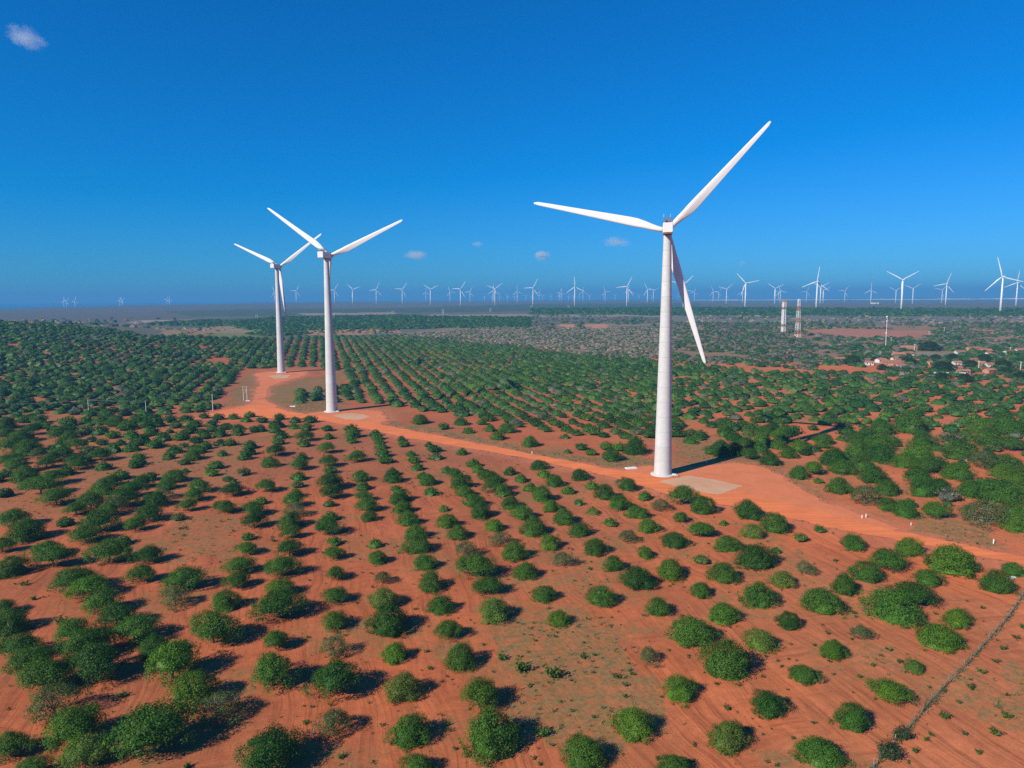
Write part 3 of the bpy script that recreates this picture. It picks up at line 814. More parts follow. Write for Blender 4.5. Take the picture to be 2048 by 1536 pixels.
def crown_geo(seed, kind, nl, per, L, inner):
    """crown of radius about 1; 'M' comes down to the ground, 'U' is an umbrella on a trunk, 'S' is thin and half bare"""
    r = np.random.default_rng(seed)
    ph = r.uniform(0, 2 * math.pi, 4); am = r.uniform(0.05, 0.17, 4)
    def rim(a): return 1 + am[0] * np.cos(2 * a + ph[0]) + am[1] * np.cos(3 * a + ph[1]) + am[2] * np.cos(5 * a + ph[2]) + am[3] * 0.6 * np.cos(7 * a + ph[3])
    top = r.uniform(0.86, 1.0)
    C = []; RL = []; O = []
    i = np.arange(nl); ga = i * 2.39996 + r.uniform(0, 6)
    if kind == 'U': lo = 0.38
    elif kind == 'S': lo = 0.25
    else: lo = -0.02
    zz = lo + (1 - lo) * ((i + 0.5) / nl) ** (0.8 if kind == 'M' else 0.9)
    zz = np.clip(zz + r.uniform(-0.07, 0.07, nl), lo, 1)
    q = np.clip((zz - lo * 0.6) / (1 - lo * 0.6), 0, 1)
    rr = np.sqrt(np.clip(1 - q ** 2.0, 0, 1))
    rr = rr * rim(ga) * r.uniform(0.64, 1.04, nl)
    if kind == 'S': rr *= r.uniform(0.7, 1.05, nl)
    rl = r.uniform(0.13, 0.25, nl) * (0.85 if kind == 'S' else 1)
    C = np.stack([rr * 0.86 * np.cos(ga), rr * 0.86 * np.sin(ga), zz * top * 0.90 + 0.03], -1)
    C[:, 2] += r.uniform(-0.09, 0.10, nl)
    keep = np.ones(nl, bool)
    if kind == 'S': keep = r.random(nl) < 0.84
    else: keep = r.random(nl) < 0.93
    C, rl = C[keep], rl[keep]
    # second smaller bumps for an uneven outline
    ctr = np.array([0, 0, 0.25 if kind == 'M' else 0.42])
    O = unit(C - ctr)
    P = []; N = []; S = []
    for c, a, o in zip(C, rl, O):
        k = int(per * (a / 0.19) ** 2 * r.uniform(0.8, 1.2)) + 1
        d = unit(r.normal(size=(k * 2, 3)) * [1, 1, 0.9])
        d = d[(d @ o) > -0.35][:k]
        pos = c + d * a * r.uniform(0.5, 1.25, (len(d), 1)) * [1, 1, 0.80]
        P.append(pos); N.append(unit(d * 0.7 + o * 0.35 + [0, 0, 0.35] + r.normal(size=d.shape) * 0.42)); S.append(np.full(len(d), r.uniform(0.78, 1.2)))
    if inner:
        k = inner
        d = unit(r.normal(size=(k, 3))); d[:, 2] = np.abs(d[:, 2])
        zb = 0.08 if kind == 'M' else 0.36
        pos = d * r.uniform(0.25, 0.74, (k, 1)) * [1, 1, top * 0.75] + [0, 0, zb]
        P.append(pos); N.append(unit(d + r.normal(size=d.shape) * 0.6)); S.append(np.full(k, 0.8))  # inner leaves block light; shade among them is put in as a lower tone
    P, N, S = np.vstack(P), np.vstack(N), np.concatenate(S)
    sc = 0.97 / np.percentile(np.hypot(P[:, 0], P[:, 1]), 96); P[:, :2] *= sc; C = C * [sc, sc, 1]
    P[:, 2] = np.maximum(P[:, 2], 0.02)
    V = leaf_quads(P, N, np.full(len(P), L), np.full(len(P), L * 0.62), r)
    V[:, 2] = np.maximum(V[:, 2], 0.01)
    S = S * r.uniform(0.68, 1.32, len(P))
    col = np.stack([S * r.uniform(0.85, 1.25, len(P)), S, S * r.uniform(0.7, 1.1, len(P))], -1)
    odd = r.random(len(P)) < 0.02
    col[odd] = col[odd] * [2.3, 1.2, 0.9]
    return V.astype(np.float32), np.repeat(col, 4, 0).astype(np.float32), C, top

def core_geo(seed, seg, rings, umbrella):
    """lumpy closed dome under the leaves, as quads"""
    r = np.random.default_rng(seed); ph = r.uniform(0, 6.283, 5)
    z0 = 0.22 if umbrella else 0.0
    V = []
    for k in range(rings + 1):
        t = k / rings; el = t * 1.42
        for i in range(seg):
            a = 2 * math.pi * (i + 0.5 * (k % 2)) / seg
            w = 1 + 0.10 * math.cos(2 * a + ph[0]) + 0.09 * math.cos(3 * a + ph[1]) + 0.08 * math.cos(5 * a + 4 * el + ph[2]) + r.uniform(-0.10, 0.10)
            V.append((0.90 * math.cos(el) * w * math.cos(a), 0.90 * math.cos(el) * w * math.sin(a), z0 + (0.90 - z0) * math.sin(el) * (0.92 + 0.12 * math.cos(4 * a + ph[3])) + r.uniform(-0.03, 0.03)))
    V = np.array(V); Q = []
    for k in range(rings):
        for i in range(seg):
            j = (i + 1) % seg; Q.append((k * seg + i, k * seg + j, (k + 1) * seg + j, (k + 1) * seg + i))
    if umbrella:
        V[:seg, 2] = np.maximum(V[:seg, 2], 0.12)
    V[:, 2] = np.maximum(V[:, 2], 0.0)
    Q = np.array(Q); W = V[Q].reshape(-1, 3)
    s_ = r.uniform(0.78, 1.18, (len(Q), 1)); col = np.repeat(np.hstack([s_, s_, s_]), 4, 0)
    return W.astype(np.float32), col.astype(np.float32)
def crown_mesh(geo, seed, kind):
    V, col = geo[0], geo[1]
    if kind != 'S':
        cv, cc = core_geo(seed, 12, 5, kind == 'U'); cv = cv * ([0.70, 0.70, 0.76] if kind == 'M' else [0.62, 0.62, 0.50]) + ([0, 0, 0] if kind == 'M' else [0, 0, 0.30])  # solid core added inside the crown to block light and darken the gaps
        V = np.vstack([V, cv]); col = np.vstack([col, cc])
    me = mesh_np('crown', V, quads=np.arange(len(V)).reshape(-1, 4))
    vcol(me, 'leaf', col); me.materials.append(M_LEAF)
    return me

def trunk_mesh(seed, kind, C):
    r = random.Random(seed)
    mb = MB()
    hf = 0.16 if kind == 'M' else 0.34
    lean = Vector((r.uniform(-.05, .05), r.uniform(-.05, .05), hf))
    mb.path([(0, 0, -0.06), (lean.x * .4, lean.y * .4, hf * .5), tuple(lean)], [0.055, 0.044, 0.040], 7)
    ids = list(range(len(C))); r.shuffle(ids)
    for k in ids[:9]:
        c = Vector(C[k]) * 0.92
        mid = lean.lerp(c, 0.5) + Vector((r.uniform(-.06, .06), r.uniform(-.06, .06), 0.04 + r.uniform(0, .06)))
        mb.path([tuple(lean * 0.9), tuple(mid), tuple(c)], [0.026, 0.017, 0.006], 5)
    me = mb.mesh('trunk', True); me.materials.append(M_BARK)
    return me

def twig_mesh(seed, C):
    r = random.Random(seed); mb = MB()
    ids = list(range(len(C))); r.shuffle(ids)
    for k in ids[:5]:
        c = Vector(C[k]); o = (c - Vector((0, 0, .3))).normalized()
        root = c * 0.8
        for _ in range(9):
            d = (o * 0.7 + Vector((r.gauss(0, .5), r.gauss(0, .5), r.gauss(0.25, .35)))).normalized()
            m = root + d * r.uniform(.10, .18); e = m + (d + Vector((r.gauss(0, .4), r.gauss(0, .4), r.gauss(0, .3)))).normalized() * r.uniform(.10, .18)
            mb.path([tuple(root), tuple(m), tuple(e)], [0.009, 0.006, 0.003], 3)
    me = mb.mesh('dry_twigs'); me.materials.append(M_TWIG)
    return me

VARS = {'M': [], 'U': [], 'S': []}
for kind, cnt, nl, per in (('M', 6, 100, 84), ('U', 6, 84, 78), ('S', 4, 80, 74)):
    for k in range(cnt):
        g_ = crown_geo(100 + 17 * k + ord(kind), kind, nl, per, 0.051, 300 if kind != 'S' else 500)
        VARS[kind].append((crown_mesh(g_, 31 + k, kind), trunk_mesh(k + 5, kind, g_[2]), twig_mesh(k + 9, g_[2]) if kind == 'S' else None, g_[3]))

TREES = """60,1330,80,g 85,1358,95,g 112,1412,95,s 150,1463,110,l 22,1495,78,g 172,1512,88,y 65,1540,55,g 310,1470,150,g 385,1383,100,l 440,1415,98,s 545,1350,98,g 672,1365,108,d 667,1448,84,s 542,1514,130,d 808,1382,80,y 958,1398,88,l 820,1470,88,g 985,1482,122,g 835,1538,65,g 1359,1383,72,l 1266,1455,86,l 1167,1516,92,g 1350,1540,70,g 1455,1478,82,y 1537,1412,75,d 1706,1443,68,g 1781,1382,80,l 1641,1508,87,g 1608,1352,54,g 8,1215,42,g 15,1250,78,g 37,1298,80,g 180,1176,74,l 205,1207,78,g 234,1235,76,d 270,1260,92,g 143,1268,70,g 172,1294,92,g 192,1335,102,d 310,1300,60,d 342,1333,112,l 350,1195,64,s 425,1262,108,g 452,1207,62,g 556,1212,106,g 672,1190,56,g 768,1202,72,y 882,1214,57,g 862,1168,62,g 976,1173,68,g 988,1225,78,y 670,1242,64,g 776,1250,95,d 897,1263,62,g 550,1285,55,g 668,1297,62,s 789,1312,54,l 923,1322,72,g 1088,1190,54,g 1202,1198,60,g 1117,1240,50,l 1317,1218,54,g 1400,1183,48,g 1447,1230,68,l 1382,1268,98,g 1518,1195,76,g 1521,1284,70,y 1450,1332,106,g 1298,1313,50,s 1645,1204,86,g 1690,1175,55,g 1785,1218,105,g 1826,1188,85,d 1578,1246,48,d 1916,1240,54,l 1878,1278,80,l 1664,1303,54,l 1724,1264,45,s 1828,1335,36,y 1996,1170,56,g 25,1037,56,g 53,1066,66,g 4,1092,42,g 90,1098,62,g 105,1118,66,g 22,1138,62,g 150,1160,86,g 152,1018,44,g 131,1042,32,d 180,1003,55,g 233,1010,52,s 215,1022,40,g 198,1045,70,d 170,1068,60,g 296,1025,62,d 315,1003,44,d 270,1050,42,g 246,1080,32,g 217,1105,78,g 298,1110,54,d 282,1150,55,g 370,1158,80,g 376,1011,38,g 447,1013,48,g 358,1032,28,s 506,1017,50,d 508,1042,52,d 496,1072,28,g 492,1098,45,l 480,1132,62,g 474,1162,52,g 588,1020,50,s 585,1002,45,g 580,1045,56,g 583,1066,42,g 578,1098,56,d 565,1135,70,g 562,1175,58,l 659,1006,26,g 660,1031,34,g 657,1054,58,d 668,1081,32,l 667,1108,42,g 672,1149,44,g 735,1010,50,g 738,1035,36,g 750,1088,34,l 755,1118,45,g 766,1155,45,s 806,1018,42,g 795,1000,38,g 817,1040,48,g 832,1067,52,g 835,1093,60,g 850,1128,50,g 888,1018,26,y 894,1045,48,l 915,1068,50,g 932,1100,50,s 950,1135,86,g 948,1003,50,g 962,1025,52,g 988,1053,42,l 1000,1077,52,s 1030,1107,64,l 1020,1008,45,g 1045,1028,50,g 1068,1058,60,g 1103,1015,40,l 1128,1037,52,g 1160,1062,48,g 1100,1088,50,l 1128,1120,50,s 1052,1147,52,g 1190,1097,56,g 1186,1022,30,y 1158,1003,24,g 1238,1008,50,g 1274,1027,46,g 1220,1046,32,l 1298,1055,46,l 1255,1073,46,s 1292,1107,38,g 1227,1131,44,g 1275,1162,76,d 1340,1142,68,l 1349,1082,56,d 1362,1035,36,g 1402,1060,56,g 1407,1016,54,g 1322,1010,44,s 1455,1090,50,g 1402,1118,34,y 1447,1150,66,g 1512,1118,86,d 1505,1066,44,y 1497,1024,58,d 1447,1045,20,l 1550,1050,60,g 1601,1076,30,y 1640,1057,24,g 1551,1101,22,g 1706,1087,50,g 1612,1136,42,s 1565,1162,52,y 1778,1117,76,g 1818,1096,56,l 1734,1147,66,g 1858,1158,50,g 1904,1126,94,l 2027,1142,38,g 52,950,52,g 35,930,48,g 15,920,36,g 15,868,40,d 25,890,50,g 55,898,52,g 40,870,44,g 66,858,36,d 88,848,28,g 78,836,32,g 14,848,36,d 48,836,28,g 108,855,27,g 120,866,40,g 140,854,32,d 136,840,34,g 170,858,34,s 175,838,30,g 140,873,40,g 120,885,28,g 153,888,36,g 102,895,22,g 175,898,30,s 125,903,38,g 108,912,36,d 75,906,36,s 92,925,36,g 150,920,38,d 155,928,36,g 132,942,34,d 105,953,52,g 80,972,58,g 112,993,56,g 200,838,34,g 217,834,32,d 232,843,40,g 200,858,36,d 250,853,34,g 225,867,30,l 262,866,36,g 275,838,36,g 265,845,30,g 307,832,34,d 290,846,32,g 312,843,34,d 304,860,34,d 340,836,28,d 372,835,30,d 352,848,26,g 390,845,30,g 408,830,22,d 436,832,26,d 467,831,25,g 500,828,24,g 493,837,24,g 422,846,26,d 452,851,28,d 380,857,32,d 440,866,34,d 405,862,28,d 477,862,30,g 325,871,36,g 362,870,34,g 283,877,36,d 203,882,26,s 227,893,36,g 240,883,24,g 263,892,34,g 273,883,28,g 309,889,34,g 349,896,34,d 337,910,28,g 392,880,30,d 410,890,28,g 400,898,28,g 387,912,38,g 445,905,24,g 460,883,28,g 202,909,40,d 274,921,32,g 207,930,32,g 433,928,32,g 425,944,28,l 370,940,18,g 350,951,46,g 487,942,30,s 240,948,36,g 300,951,32,d 222,960,38,g 283,963,44,d 207,978,46,g 267,980,48,d 245,997,56,d 335,970,38,g 325,985,46,s 398,972,44,g 387,990,42,g 467,962,18,g 465,978,48,d 500,890,34,d 497,903,34,d 490,913,32,g 508,857,26,d 524,838,26,d 521,855,28,d 558,832,26,d 553,845,36,d 550,857,28,g 590,838,26,d 588,850,26,g 620,839,32,d 612,852,32,g 655,857,26,d 657,873,26,g 561,870,34,d 557,881,28,g 610,871,40,g 607,885,30,g 702,855,32,d 704,868,38,g 704,881,26,g 750,865,28,d 755,874,30,g 758,882,26,g 803,876,22,d 808,886,28,g 550,900,44,d 762,892,30,g 765,904,36,g 770,917,36,g 654,896,38,g 714,912,44,g 822,908,24,g 858,888,22,d 868,898,32,d 872,910,34,s 924,904,28,g 604,911,30,d 540,926,38,g 597,928,44,g 597,950,36,g 657,922,42,g 660,938,32,g 660,962,66,d 662,985,48,d 827,920,32,l 835,934,32,g 845,949,28,g 855,962,40,g 894,938,28,g 909,948,38,g 947,927,34,g 957,938,32,l 722,955,38,g 727,970,34,g 784,942,34,d 787,957,42,d 792,978,26,g 863,981,36,g 802,994,44,g 922,967,46,g 930,985,42,g 977,953,50,g 990,970,54,g 727,992,38,g 532,972,44,g 596,967,28,s 592,985,36,g 522,1000,28,l 1020,943,32,d 1005,985,40,g 1042,957,34,g 1079,931,38,d 1089,948,34,l 1060,975,34,l 1110,964,42,g 1083,993,50,g 1136,981,32,l 1161,951,42,d 1184,969,32,l 1210,988,48,d 1254,971,46,d 1290,992,36,g 1366,993,66,g 840,840,38,g 887,851,28,g 922,840,36,d 937,859,28,g 964,845,24,g 980,857,30,g 995,872,36,g 1015,858,40,g 1060,886,38,g 1136,903,18,g 1163,894,30,d 1182,905,28,l 1213,893,34,l 1224,912,48,g 1240,895,36,l 1270,898,52,d 1130,873,22,g 1444,906,40,d 1468,900,44,d 1540,920,46,d 1515,897,40,g 1601,895,44,l 1586,860,36,g 1598,948,42,g 1636,962,22,l 1678,975,50,g 1731,990,68,s 1773,978,50,g 1628,937,42,l 1686,937,50,g 1666,918,56,d 1743,950,60,g 1763,910,60,d 1716,900,50,l 1721,928,44,g 1838,910,62,l 1811,925,46,l 1838,955,66,g 1856,930,52,g 1916,945,58,l 1846,980,54,g 1881,972,38,d 1941,980,52,g 1971,967,36,g 1818,1004,34,g 1811,1022,50,g 1776,1012,40,g 1873,1021,50,l 1896,1006,20,s 1966,1022,92,s 2036,1050,52,l 2034,1025,50,g 1921,905,66,g 1971,917,64,s 2013,930,54,g 2003,944,40,l 1903,878,66,s 1846,880,46,g 1976,880,50,g 2021,885,48,g 1966,855,50,l 2021,857,54,g 1818,850,70,g 1763,857,50,g 1786,880,30,g 1716,877,44,g 1648,880,38,g 1696,862,36,d 1756,888,56,l 2000,985,80,g 2036,960,50,l 2010,835,44,g 1948,838,36,l 1423,898,36,g 1490,885,40,g 1522,880,42,g 1557,890,42,g 1470,878,40,d 1500,908,40,d 1577,908,38,g 1380,880,34,g 1402,866,34,g 1450,866,38,g 1562,868,38,l 1535,862,38,g"""
SAPS = """243,1388,20 375,1532,20 505,1482,25 611,1444,15 684,1511,20 894,1447,14 909,1497,12 1453,1414,16 1087,1462,30 1494,1455,12 1316,1516,14 1078,1527,12 1943,1373,18 1918,1403,10 1890,1430,25 2012,1430,20 1862,1467,12 1853,1477,12 1990,1463,22 1831,1500,15 1958,1504,13 1573,1398,12 1627,1444,10 1586,1475,10 68,1195,15 122,1241,25 616,1273,10 853,1302,12 860,1335,14 1002,1313,25 967,1288,10 830,1217,11 1265,1346,13 1233,1350,20 1166,1312,20 1044,1332,40 1106,1342,45 1526,1352,10 1708,1224,12 1656,1266,10 1629,1289,10 1564,1332,10 1637,1343,12 1746,1329,11 1719,1352,12 1964,1342,17 1991,1320,15 2007,1296,13 2032,1273,13 2044,1252,14 1965,1215,10 1871,1226,10 49,1166,15 1671,1120,12 1701,1139,10 1180,1136,12 545,1080,14 690,1061,10"""
TONE = {'d': (0.036, 0.112, 0.012), 'g': (0.060, 0.154, 0.016), 'l': (0.086, 0.194, 0.015), 'y': (0.115, 0.19, 0.030), 's': (0.088, 0.142, 0.040)}
TONE_WORD = {'d': 'dark green', 'g': 'mid green', 'l': 'bright green', 'y': 'pale yellowish green', 's': 'thin greyish'}
trees = []
for e in TREES.split():
    x, y, w, t = e.split(','); trees.append((float(x), float(y), float(w), t))

def place_trees(cx, cy_, w, kinds):
    """ground points and radii of trees whose crowns are seen at (cx, cy_), w pixels across"""
    cx, cy_, w = (np.asarray(k, float) for k in (cx, cy_, w))
    um = np.array([k != 'M' for k in kinds])
    p = at(cx, cy_)
    for _ in range(4):
        dz = CAM_H - p[:, 2]
        D3 = np.sqrt(p[:, 0] ** 2 + p[:, 1] ** 2 + dz ** 2)
        R = 0.5 * w * D3 / F_PX * np.where(w < 62, 1.0, 0.94)
        a = np.arcsin(dz / D3)
        up = np.sqrt((0.86 * R * np.cos(a)) ** 2 + (R * np.sin(a)) ** 2)
        hc = 0.5 * (up + np.where(um, 0.32 * R, 0) * np.cos(a) - R * np.sin(a) * 0.95) / np.cos(a)
        p = at(cx, cy_, hc)
    return p, R

placed = []
kinds = []
for i, (x, y, w, t) in enumerate(trees):
    rr = random.Random(i * 31 + 5)
    if t == 's': kinds.append('S')
    else:
        pu = 0.82 if x < 700 else (0.5 if (y < 1000 and x < 1000) else 0.12)
        kinds.append('U' if rr.random() < pu else 'M')
tp, tr_ = place_trees([t[0] for t in trees], [t[1] for t in trees], [t[2] * (0.96 if t[0] < 480 and t[1] > 1170 and t[2] > 70 else 1.0) for t in trees], kinds)
for i, (x, y, w, t) in enumerate(trees):
    placed.append(dict(x=x, y=y, w=w, t=t, kind=kinds[i], p=tp[i], R=float(tr_[i]), seed=i))
placed.sort(key=lambda q: -q['w'])
solo, rest = placed[:300], placed[300:]

used_labels = {}
for q in solo:
    rr = random.Random(q['seed'])
    cr, tk, tw, top = VARS[q['kind']][q['seed'] % len(VARS[q['kind']])]
    root = empty('cashew_tree', tuple(q['p']), rr.uniform(0, 6.283))
    root.rotation_euler.x, root.rotation_euler.y = rr.uniform(-0.11, 0.11), rr.uniform(-0.11, 0.11)
    ov = rr.uniform(0.86, 1.14); sx = q['R'] * ov; sy = q['R'] / ov; sz = q['R'] * (rr.uniform(1.05, 1.25) if q['y'] > 1290 and q['x'] < 1350 else rr.uniform(0.92, 1.14))
    if q['x'] > 1600 and q['w'] > 70: sz *= 0.85
    root.scale = (sx, sy, sz)
    size = 'very broad' if q['R'] > 5.6 else ('broad' if q['R'] > 4.4 else ('medium-sized' if q['R'] > 3.2 else 'small'))
    shape = {'M': 'domed', 'U': 'umbrella-shaped', 'S': 'sparse'}[q['kind']]
    fx, fy = q['x'] / 20.48, q['y'] / 15.36
    lab = f"{size} {TONE_WORD[q['t']]} {shape} cashew tree {spelt(fx)} percent across and {spelt(fy)} percent down the photo"
    if lab in used_labels: lab = lab.replace(size, 'rather ' + size)
    used_labels[lab] = 1
    tag(root, lab, 'tree', 'cashew trees of the plantation')
    c = obj('crown', cr, None, root)
    k = rr.uniform(0.85, 1.15); tn = TONE[q['t']]
    c.color = (tn[0] * k * rr.uniform(0.9, 1.12), tn[1] * k, tn[2] * k, 1)
    obj('trunk', tk, None, root)
    if tw is not None: obj('dry_twigs', tw, None, root)['kind'] = 'stuff'

# ------------------------------------------------------------------ the rest of the plantation, too many to count
LOD = {}
for nm, nl, per, L, sg, rg in (('a', 40, 8.5, 0.16, 8, 4), ('b', 22, 3.0, 0.24, 8, 3), ('c', 10, 1.3, 0.36, 6, 2), ('d', 5, 1.0, 0.5, 5, 2)):
    LOD[nm] = []
    for k in range(6):
        um = k % 2 == 0
        g_ = crown_geo(900 + 7 * k + ord(nm), 'U' if um else 'M', nl, per, L, 0)
        cv, cc = core_geo(70 + k + ord(nm), sg, rg, um)
        sc_ = 0.88 if nm == 'a' else 0.97
        LOD[nm].append((np.vstack([g_[0], cv * sc_]), np.vstack([g_[1], cc * (0.75 if nm == 'a' else 0.95)])))  # inner dome tinted darker: shade inside the crown put into the colour

def merged(name, items, label, cat=None):
    """items: (x, y, z, R, hz, tone rgb, lod)"""
    Vs = []; Cs = []
    r = np.random.default_rng(len(items))
    for (x, y, z, R, hz, tn, lod) in items:
        V, c = LOD[lod][int(r.integers(6))]
        a = r.uniform(0, 6.283); co, si = math.cos(a), math.sin(a)
        W = np.empty_like(V)
        W[:, 0] = (V[:, 0] * co - V[:, 1] * si) * R + x; W[:, 1] = (V[:, 0] * si + V[:, 1] * co) * R + y; W[:, 2] = V[:, 2] * R * hz + z
        Vs.append(W); Cs.append(c * np.array(tn, np.float32))
    V = np.vstack(Vs); C = np.vstack(Cs)
    me = mesh_np(name, V, quads=np.arange(len(V)).reshape(-1, 4))
    vcol(me, 'leaf', C); me.materials.append(M_LEAF_FAR)
    return tag(obj(name, me), label, cat, kind='stuff')

allp = np.array([[q['p'][0], q['p'][1], q['R']] for q in placed])
tones = list('ddggggglly') 
def tone_of(r, bluish=0.0):
    t = TONE[tones[int(r.integers(len(tones)))]]
    if r.random() < 0.04: t = (0.15, 0.18, 0.075)
    k = r.uniform(0.66, 1.04)
    return (t[0] * k * 1.06, t[1] * k, t[2] * k * 1.5)

def row_fill(poly_px, az, along, across, keep, seed, Rm, hz=0.85, jit=0.18, skip=1.0):
    r = np.random.default_rng(seed)
    dense = []
    n = len(poly_px)
    for i in range(n):
        a, b = np.array(poly_px[i], float), np.array(poly_px[(i + 1) % n], float)
        for t in range(6): dense.append(tuple(a + (b - a) * t / 6))
    wp = wpoly(dense)
    P = np.array(wp); c = P.mean(0)
    u = np.array([math.sin(rad(az)), math.cos(rad(az))]); v = np.array([u[1], -u[0]])
    pr = (P - c) @ np.stack([u, v], 1)
    iu = np.arange(pr[:, 0].min(), pr[:, 0].max(), along); iv = np.arange(pr[:, 1].min(), pr[:, 1].max(), across)
    U, Vv = np.meshgrid(iu, iv)
    U = U + r.normal(0, along * jit, U.shape); Vv = Vv + r.normal(0, across * jit * 0.6, Vv.shape)
    X = c[0] + U * u[0] + Vv * v[0]; Y = c[1] + U * u[1] + Vv * v[1]
    X, Y = X.ravel(), Y.ravel()
    m = inside(wp, X, Y) & (r.random(X.size) < keep)
    # bare gaps
    m &= vnoise(X, Y, 45, seed) > 0.05
    X, Y = X[m], Y[m]
    R = Rm * r.uniform(0.75, 1.2, len(X)) * (0.85 + 0.3 * vnoise(X, Y, 60, seed + 1))
    hd = hard_dist(X, Y)
    m = hd > R + 1.5
    d2 = np.full(len(X), 1e9)
    for (ax, ay, ar) in allp: d2 = np.minimum(d2, np.hypot(X - ax, Y - ay) - ar * 0.62 - R * 0.62)
    for B in (B1, B2, B3): d2 = np.minimum(d2, np.hypot(X - B[0], Y - B[1]) - 9 - R)
    m &= d2 > 0
    X, Y, R = X[m], Y[m], R[m]
    Z = height(X, Y)
    D = np.hypot(X, Y)
    out = []
    for x, y, z, rr_, d in zip(X, Y, Z, R, D):
        lod = 'a' if d < 430 else ('b' if d < 760 else ('c' if d < 1150 else 'd'))
        out.append((x, y, z, rr_, hz * r.uniform(0.8, 1.15), tone_of(r), lod))
    return out

items = []
for q in rest:
    rr = np.random.default_rng(q['seed']); items.append((*q['p'], q['R'], 0.9, TONE[q['t']], 'a'))
items += row_fill([(568, 676), (790, 671), (1000, 692), (1180, 713), (1345, 723), (1345, 886), (1290, 888), (1240, 880), (1120, 868), (1010, 850), (930, 832), (835, 822), (790, 812), (700, 806), (690, 745), (640, 735), (560, 735)],
                  -15.1, 8.0, 11.4, 0.95, 41, 4.6, jit=0.11)
items += row_fill([(565, 812), (570, 790), (660, 776), (700, 776), (700, 806), (640, 806), (600, 806)], -15.1, 9, 11.5, 0.9, 42, 4.5)
items += row_fill([(-60, 643), (100, 650), (200, 657), (300, 672), (420, 676), (565, 678), (558, 735), (520, 738), (480, 742), (450, 790), (400, 806), (250, 818), (-60, 826)],
                  -15.1, 8.4, 10.5, 0.93, 43, 4.9, jit=0.22)
items += row_fill([(1345, 724), (1560, 746), (1650, 745), (1750, 752), (2100, 780), (2100, 835), (1930, 835), (1780, 842), (1600, 846), (1560, 880), (1430, 886), (1345, 872)],
                  43.0, 9.6, 12.2, 0.88, 44, 4.7, jit=0.22)
items += row_fill([(1345, 870), (1430, 886), (1560, 880), (1600, 846), (1780, 842), (2100, 838), (2100, 1000), (1960, 1010), (1760, 985), (1620, 935), (1560, 905), (1420, 892)],
                  43.0, 11.0, 12.0, 0.66, 45, 4.3, jit=0.3)
items += row_fill([(-60, 850), (300, 842), (500, 842), (520, 900), (500, 960), (330, 1000), (-60, 1010)], -15.1, 11, 11.5, 0.55, 47, 3.2, jit=0.3)
items += row_fill([(-60, 828), (250, 817), (400, 806), (445, 812), (400, 828), (330, 832), (200, 836), (80, 834), (-60, 846)], -15.1, 9.0, 10.5, 0.85, 46, 4.3, jit=0.25)
plantation = merged('orchard_trees', items, 'dense green plantation rows beyond the road and up the hillside', 'orchard')

# scrub and woods of the plain behind
def scatter(poly_px, dens, seed, Rm, cols, hz=0.8, clump=0.0):
    r = np.random.default_rng(seed)
    dense = []
    n = len(poly_px)
    for i in range(n):
        a, b = np.array(poly_px[i], float), np.array(poly_px[(i + 1) % n], float)
        for t in range(6): dense.append(tuple(a + (b - a) * t / 6))
    wp = wpoly(dense); P = np.array(wp); lo, hi = P.min(0), P.max(0)
    N = int((hi - lo).prod() * dens)
    X = r.uniform(lo[0], hi[0], N); Y = r.uniform(lo[1], hi[1], N)
    m = inside(wp, X, Y)
    if clump: m &= (vnoise(X, Y, 38, seed) * 0.6 + vnoise(X, Y, 90, seed + 3) * 0.4) > clump
    X, Y = X[m], Y[m]; Z = height(X, Y); D = np.hypot(X, Y)
    out = []
    for x, y, z, d in zip(X, Y, Z, D):
        c = cols[int(r.integers(len(cols)))]; k = r.uniform(0.75, 1.25)
        out.append((x, y, z, Rm * r.uniform(0.55, 1.35), hz * r.uniform(0.7, 1.1), (c[0] * k, c[1] * k, c[2] * k), 'c' if d < 1050 else 'd'))
    return out
GREENS = [(0.042, 0.115, 0.018), (0.052, 0.135, 0.02), (0.036, 0.098, 0.018), (0.068, 0.14, 0.026)]
GREYS = [(0.25, 0.215, 0.165), (0.30, 0.25, 0.19), (0.20, 0.19, 0.13), (0.34, 0.27, 0.19), (0.12, 0.14, 0.07), (0.38, 0.28, 0.16)]
MIX = GREENS + [(0.20, 0.19, 0.14), (0.15, 0.155, 0.105), (0.19, 0.13, 0.08)]
scrub = []
scrub += scatter([(440, 646), (560, 635), (800, 631), (860, 634), (1060, 635), (1060, 655), (900, 656), (780, 659), (600, 660), (560, 667), (490, 659)], 1 / 95., 51, 6.5, GREENS)
scrub += scatter([(290, 647), (440, 640), (440, 652), (300, 651)], 1 / 120., 52, 6.0, GREENS)
scrub += scatter([(480, 670), (560, 662), (620, 668), (560, 673)], 1 / 120., 53, 6.0, GREENS)
scrub += scatter([(1060, 632), (1345, 634), (1345, 652), (1100, 660), (1060, 656)], 1 / 260., 54, 5.5, MIX, clump=0.42)
scrub += scatter([(790, 670), (1000, 654), (1345, 654), (1345, 722), (1180, 711), (1000, 690)], 1 / 42., 55, 3.3, GREYS + GREENS[:2], 0.7, clump=0.18)
scrub += scatter([(1345, 646), (2100, 646), (2100, 690), (1650, 690), (1345, 690)], 1 / 70., 56, 4.4, MIX, clump=0.36)
scrub += scatter([(1345, 690), (1640, 690), (1640, 742), (1345, 722)], 1 / 75., 57, 4.6, MIX, clump=0.36)
scrub += scatter([(1640, 690), (2100, 690), (2100, 776), (1750, 752), (1650, 744)], 1 / 95., 58, 4.6, GREENS + GREENS + MIX, clump=0.36)
scrub += scatter([(1060, 618), (1345, 616), (2100, 619), (2100, 632), (1345, 631), (1060, 628)], 1 / 330., 59, 8.0, GREENS)
scrub += scatter([(-60, 640), (300, 636), (420, 646), (300, 656), (-60, 652)], 1 / 900., 60, 6.5, GREYS + GREENS, clump=0.5)
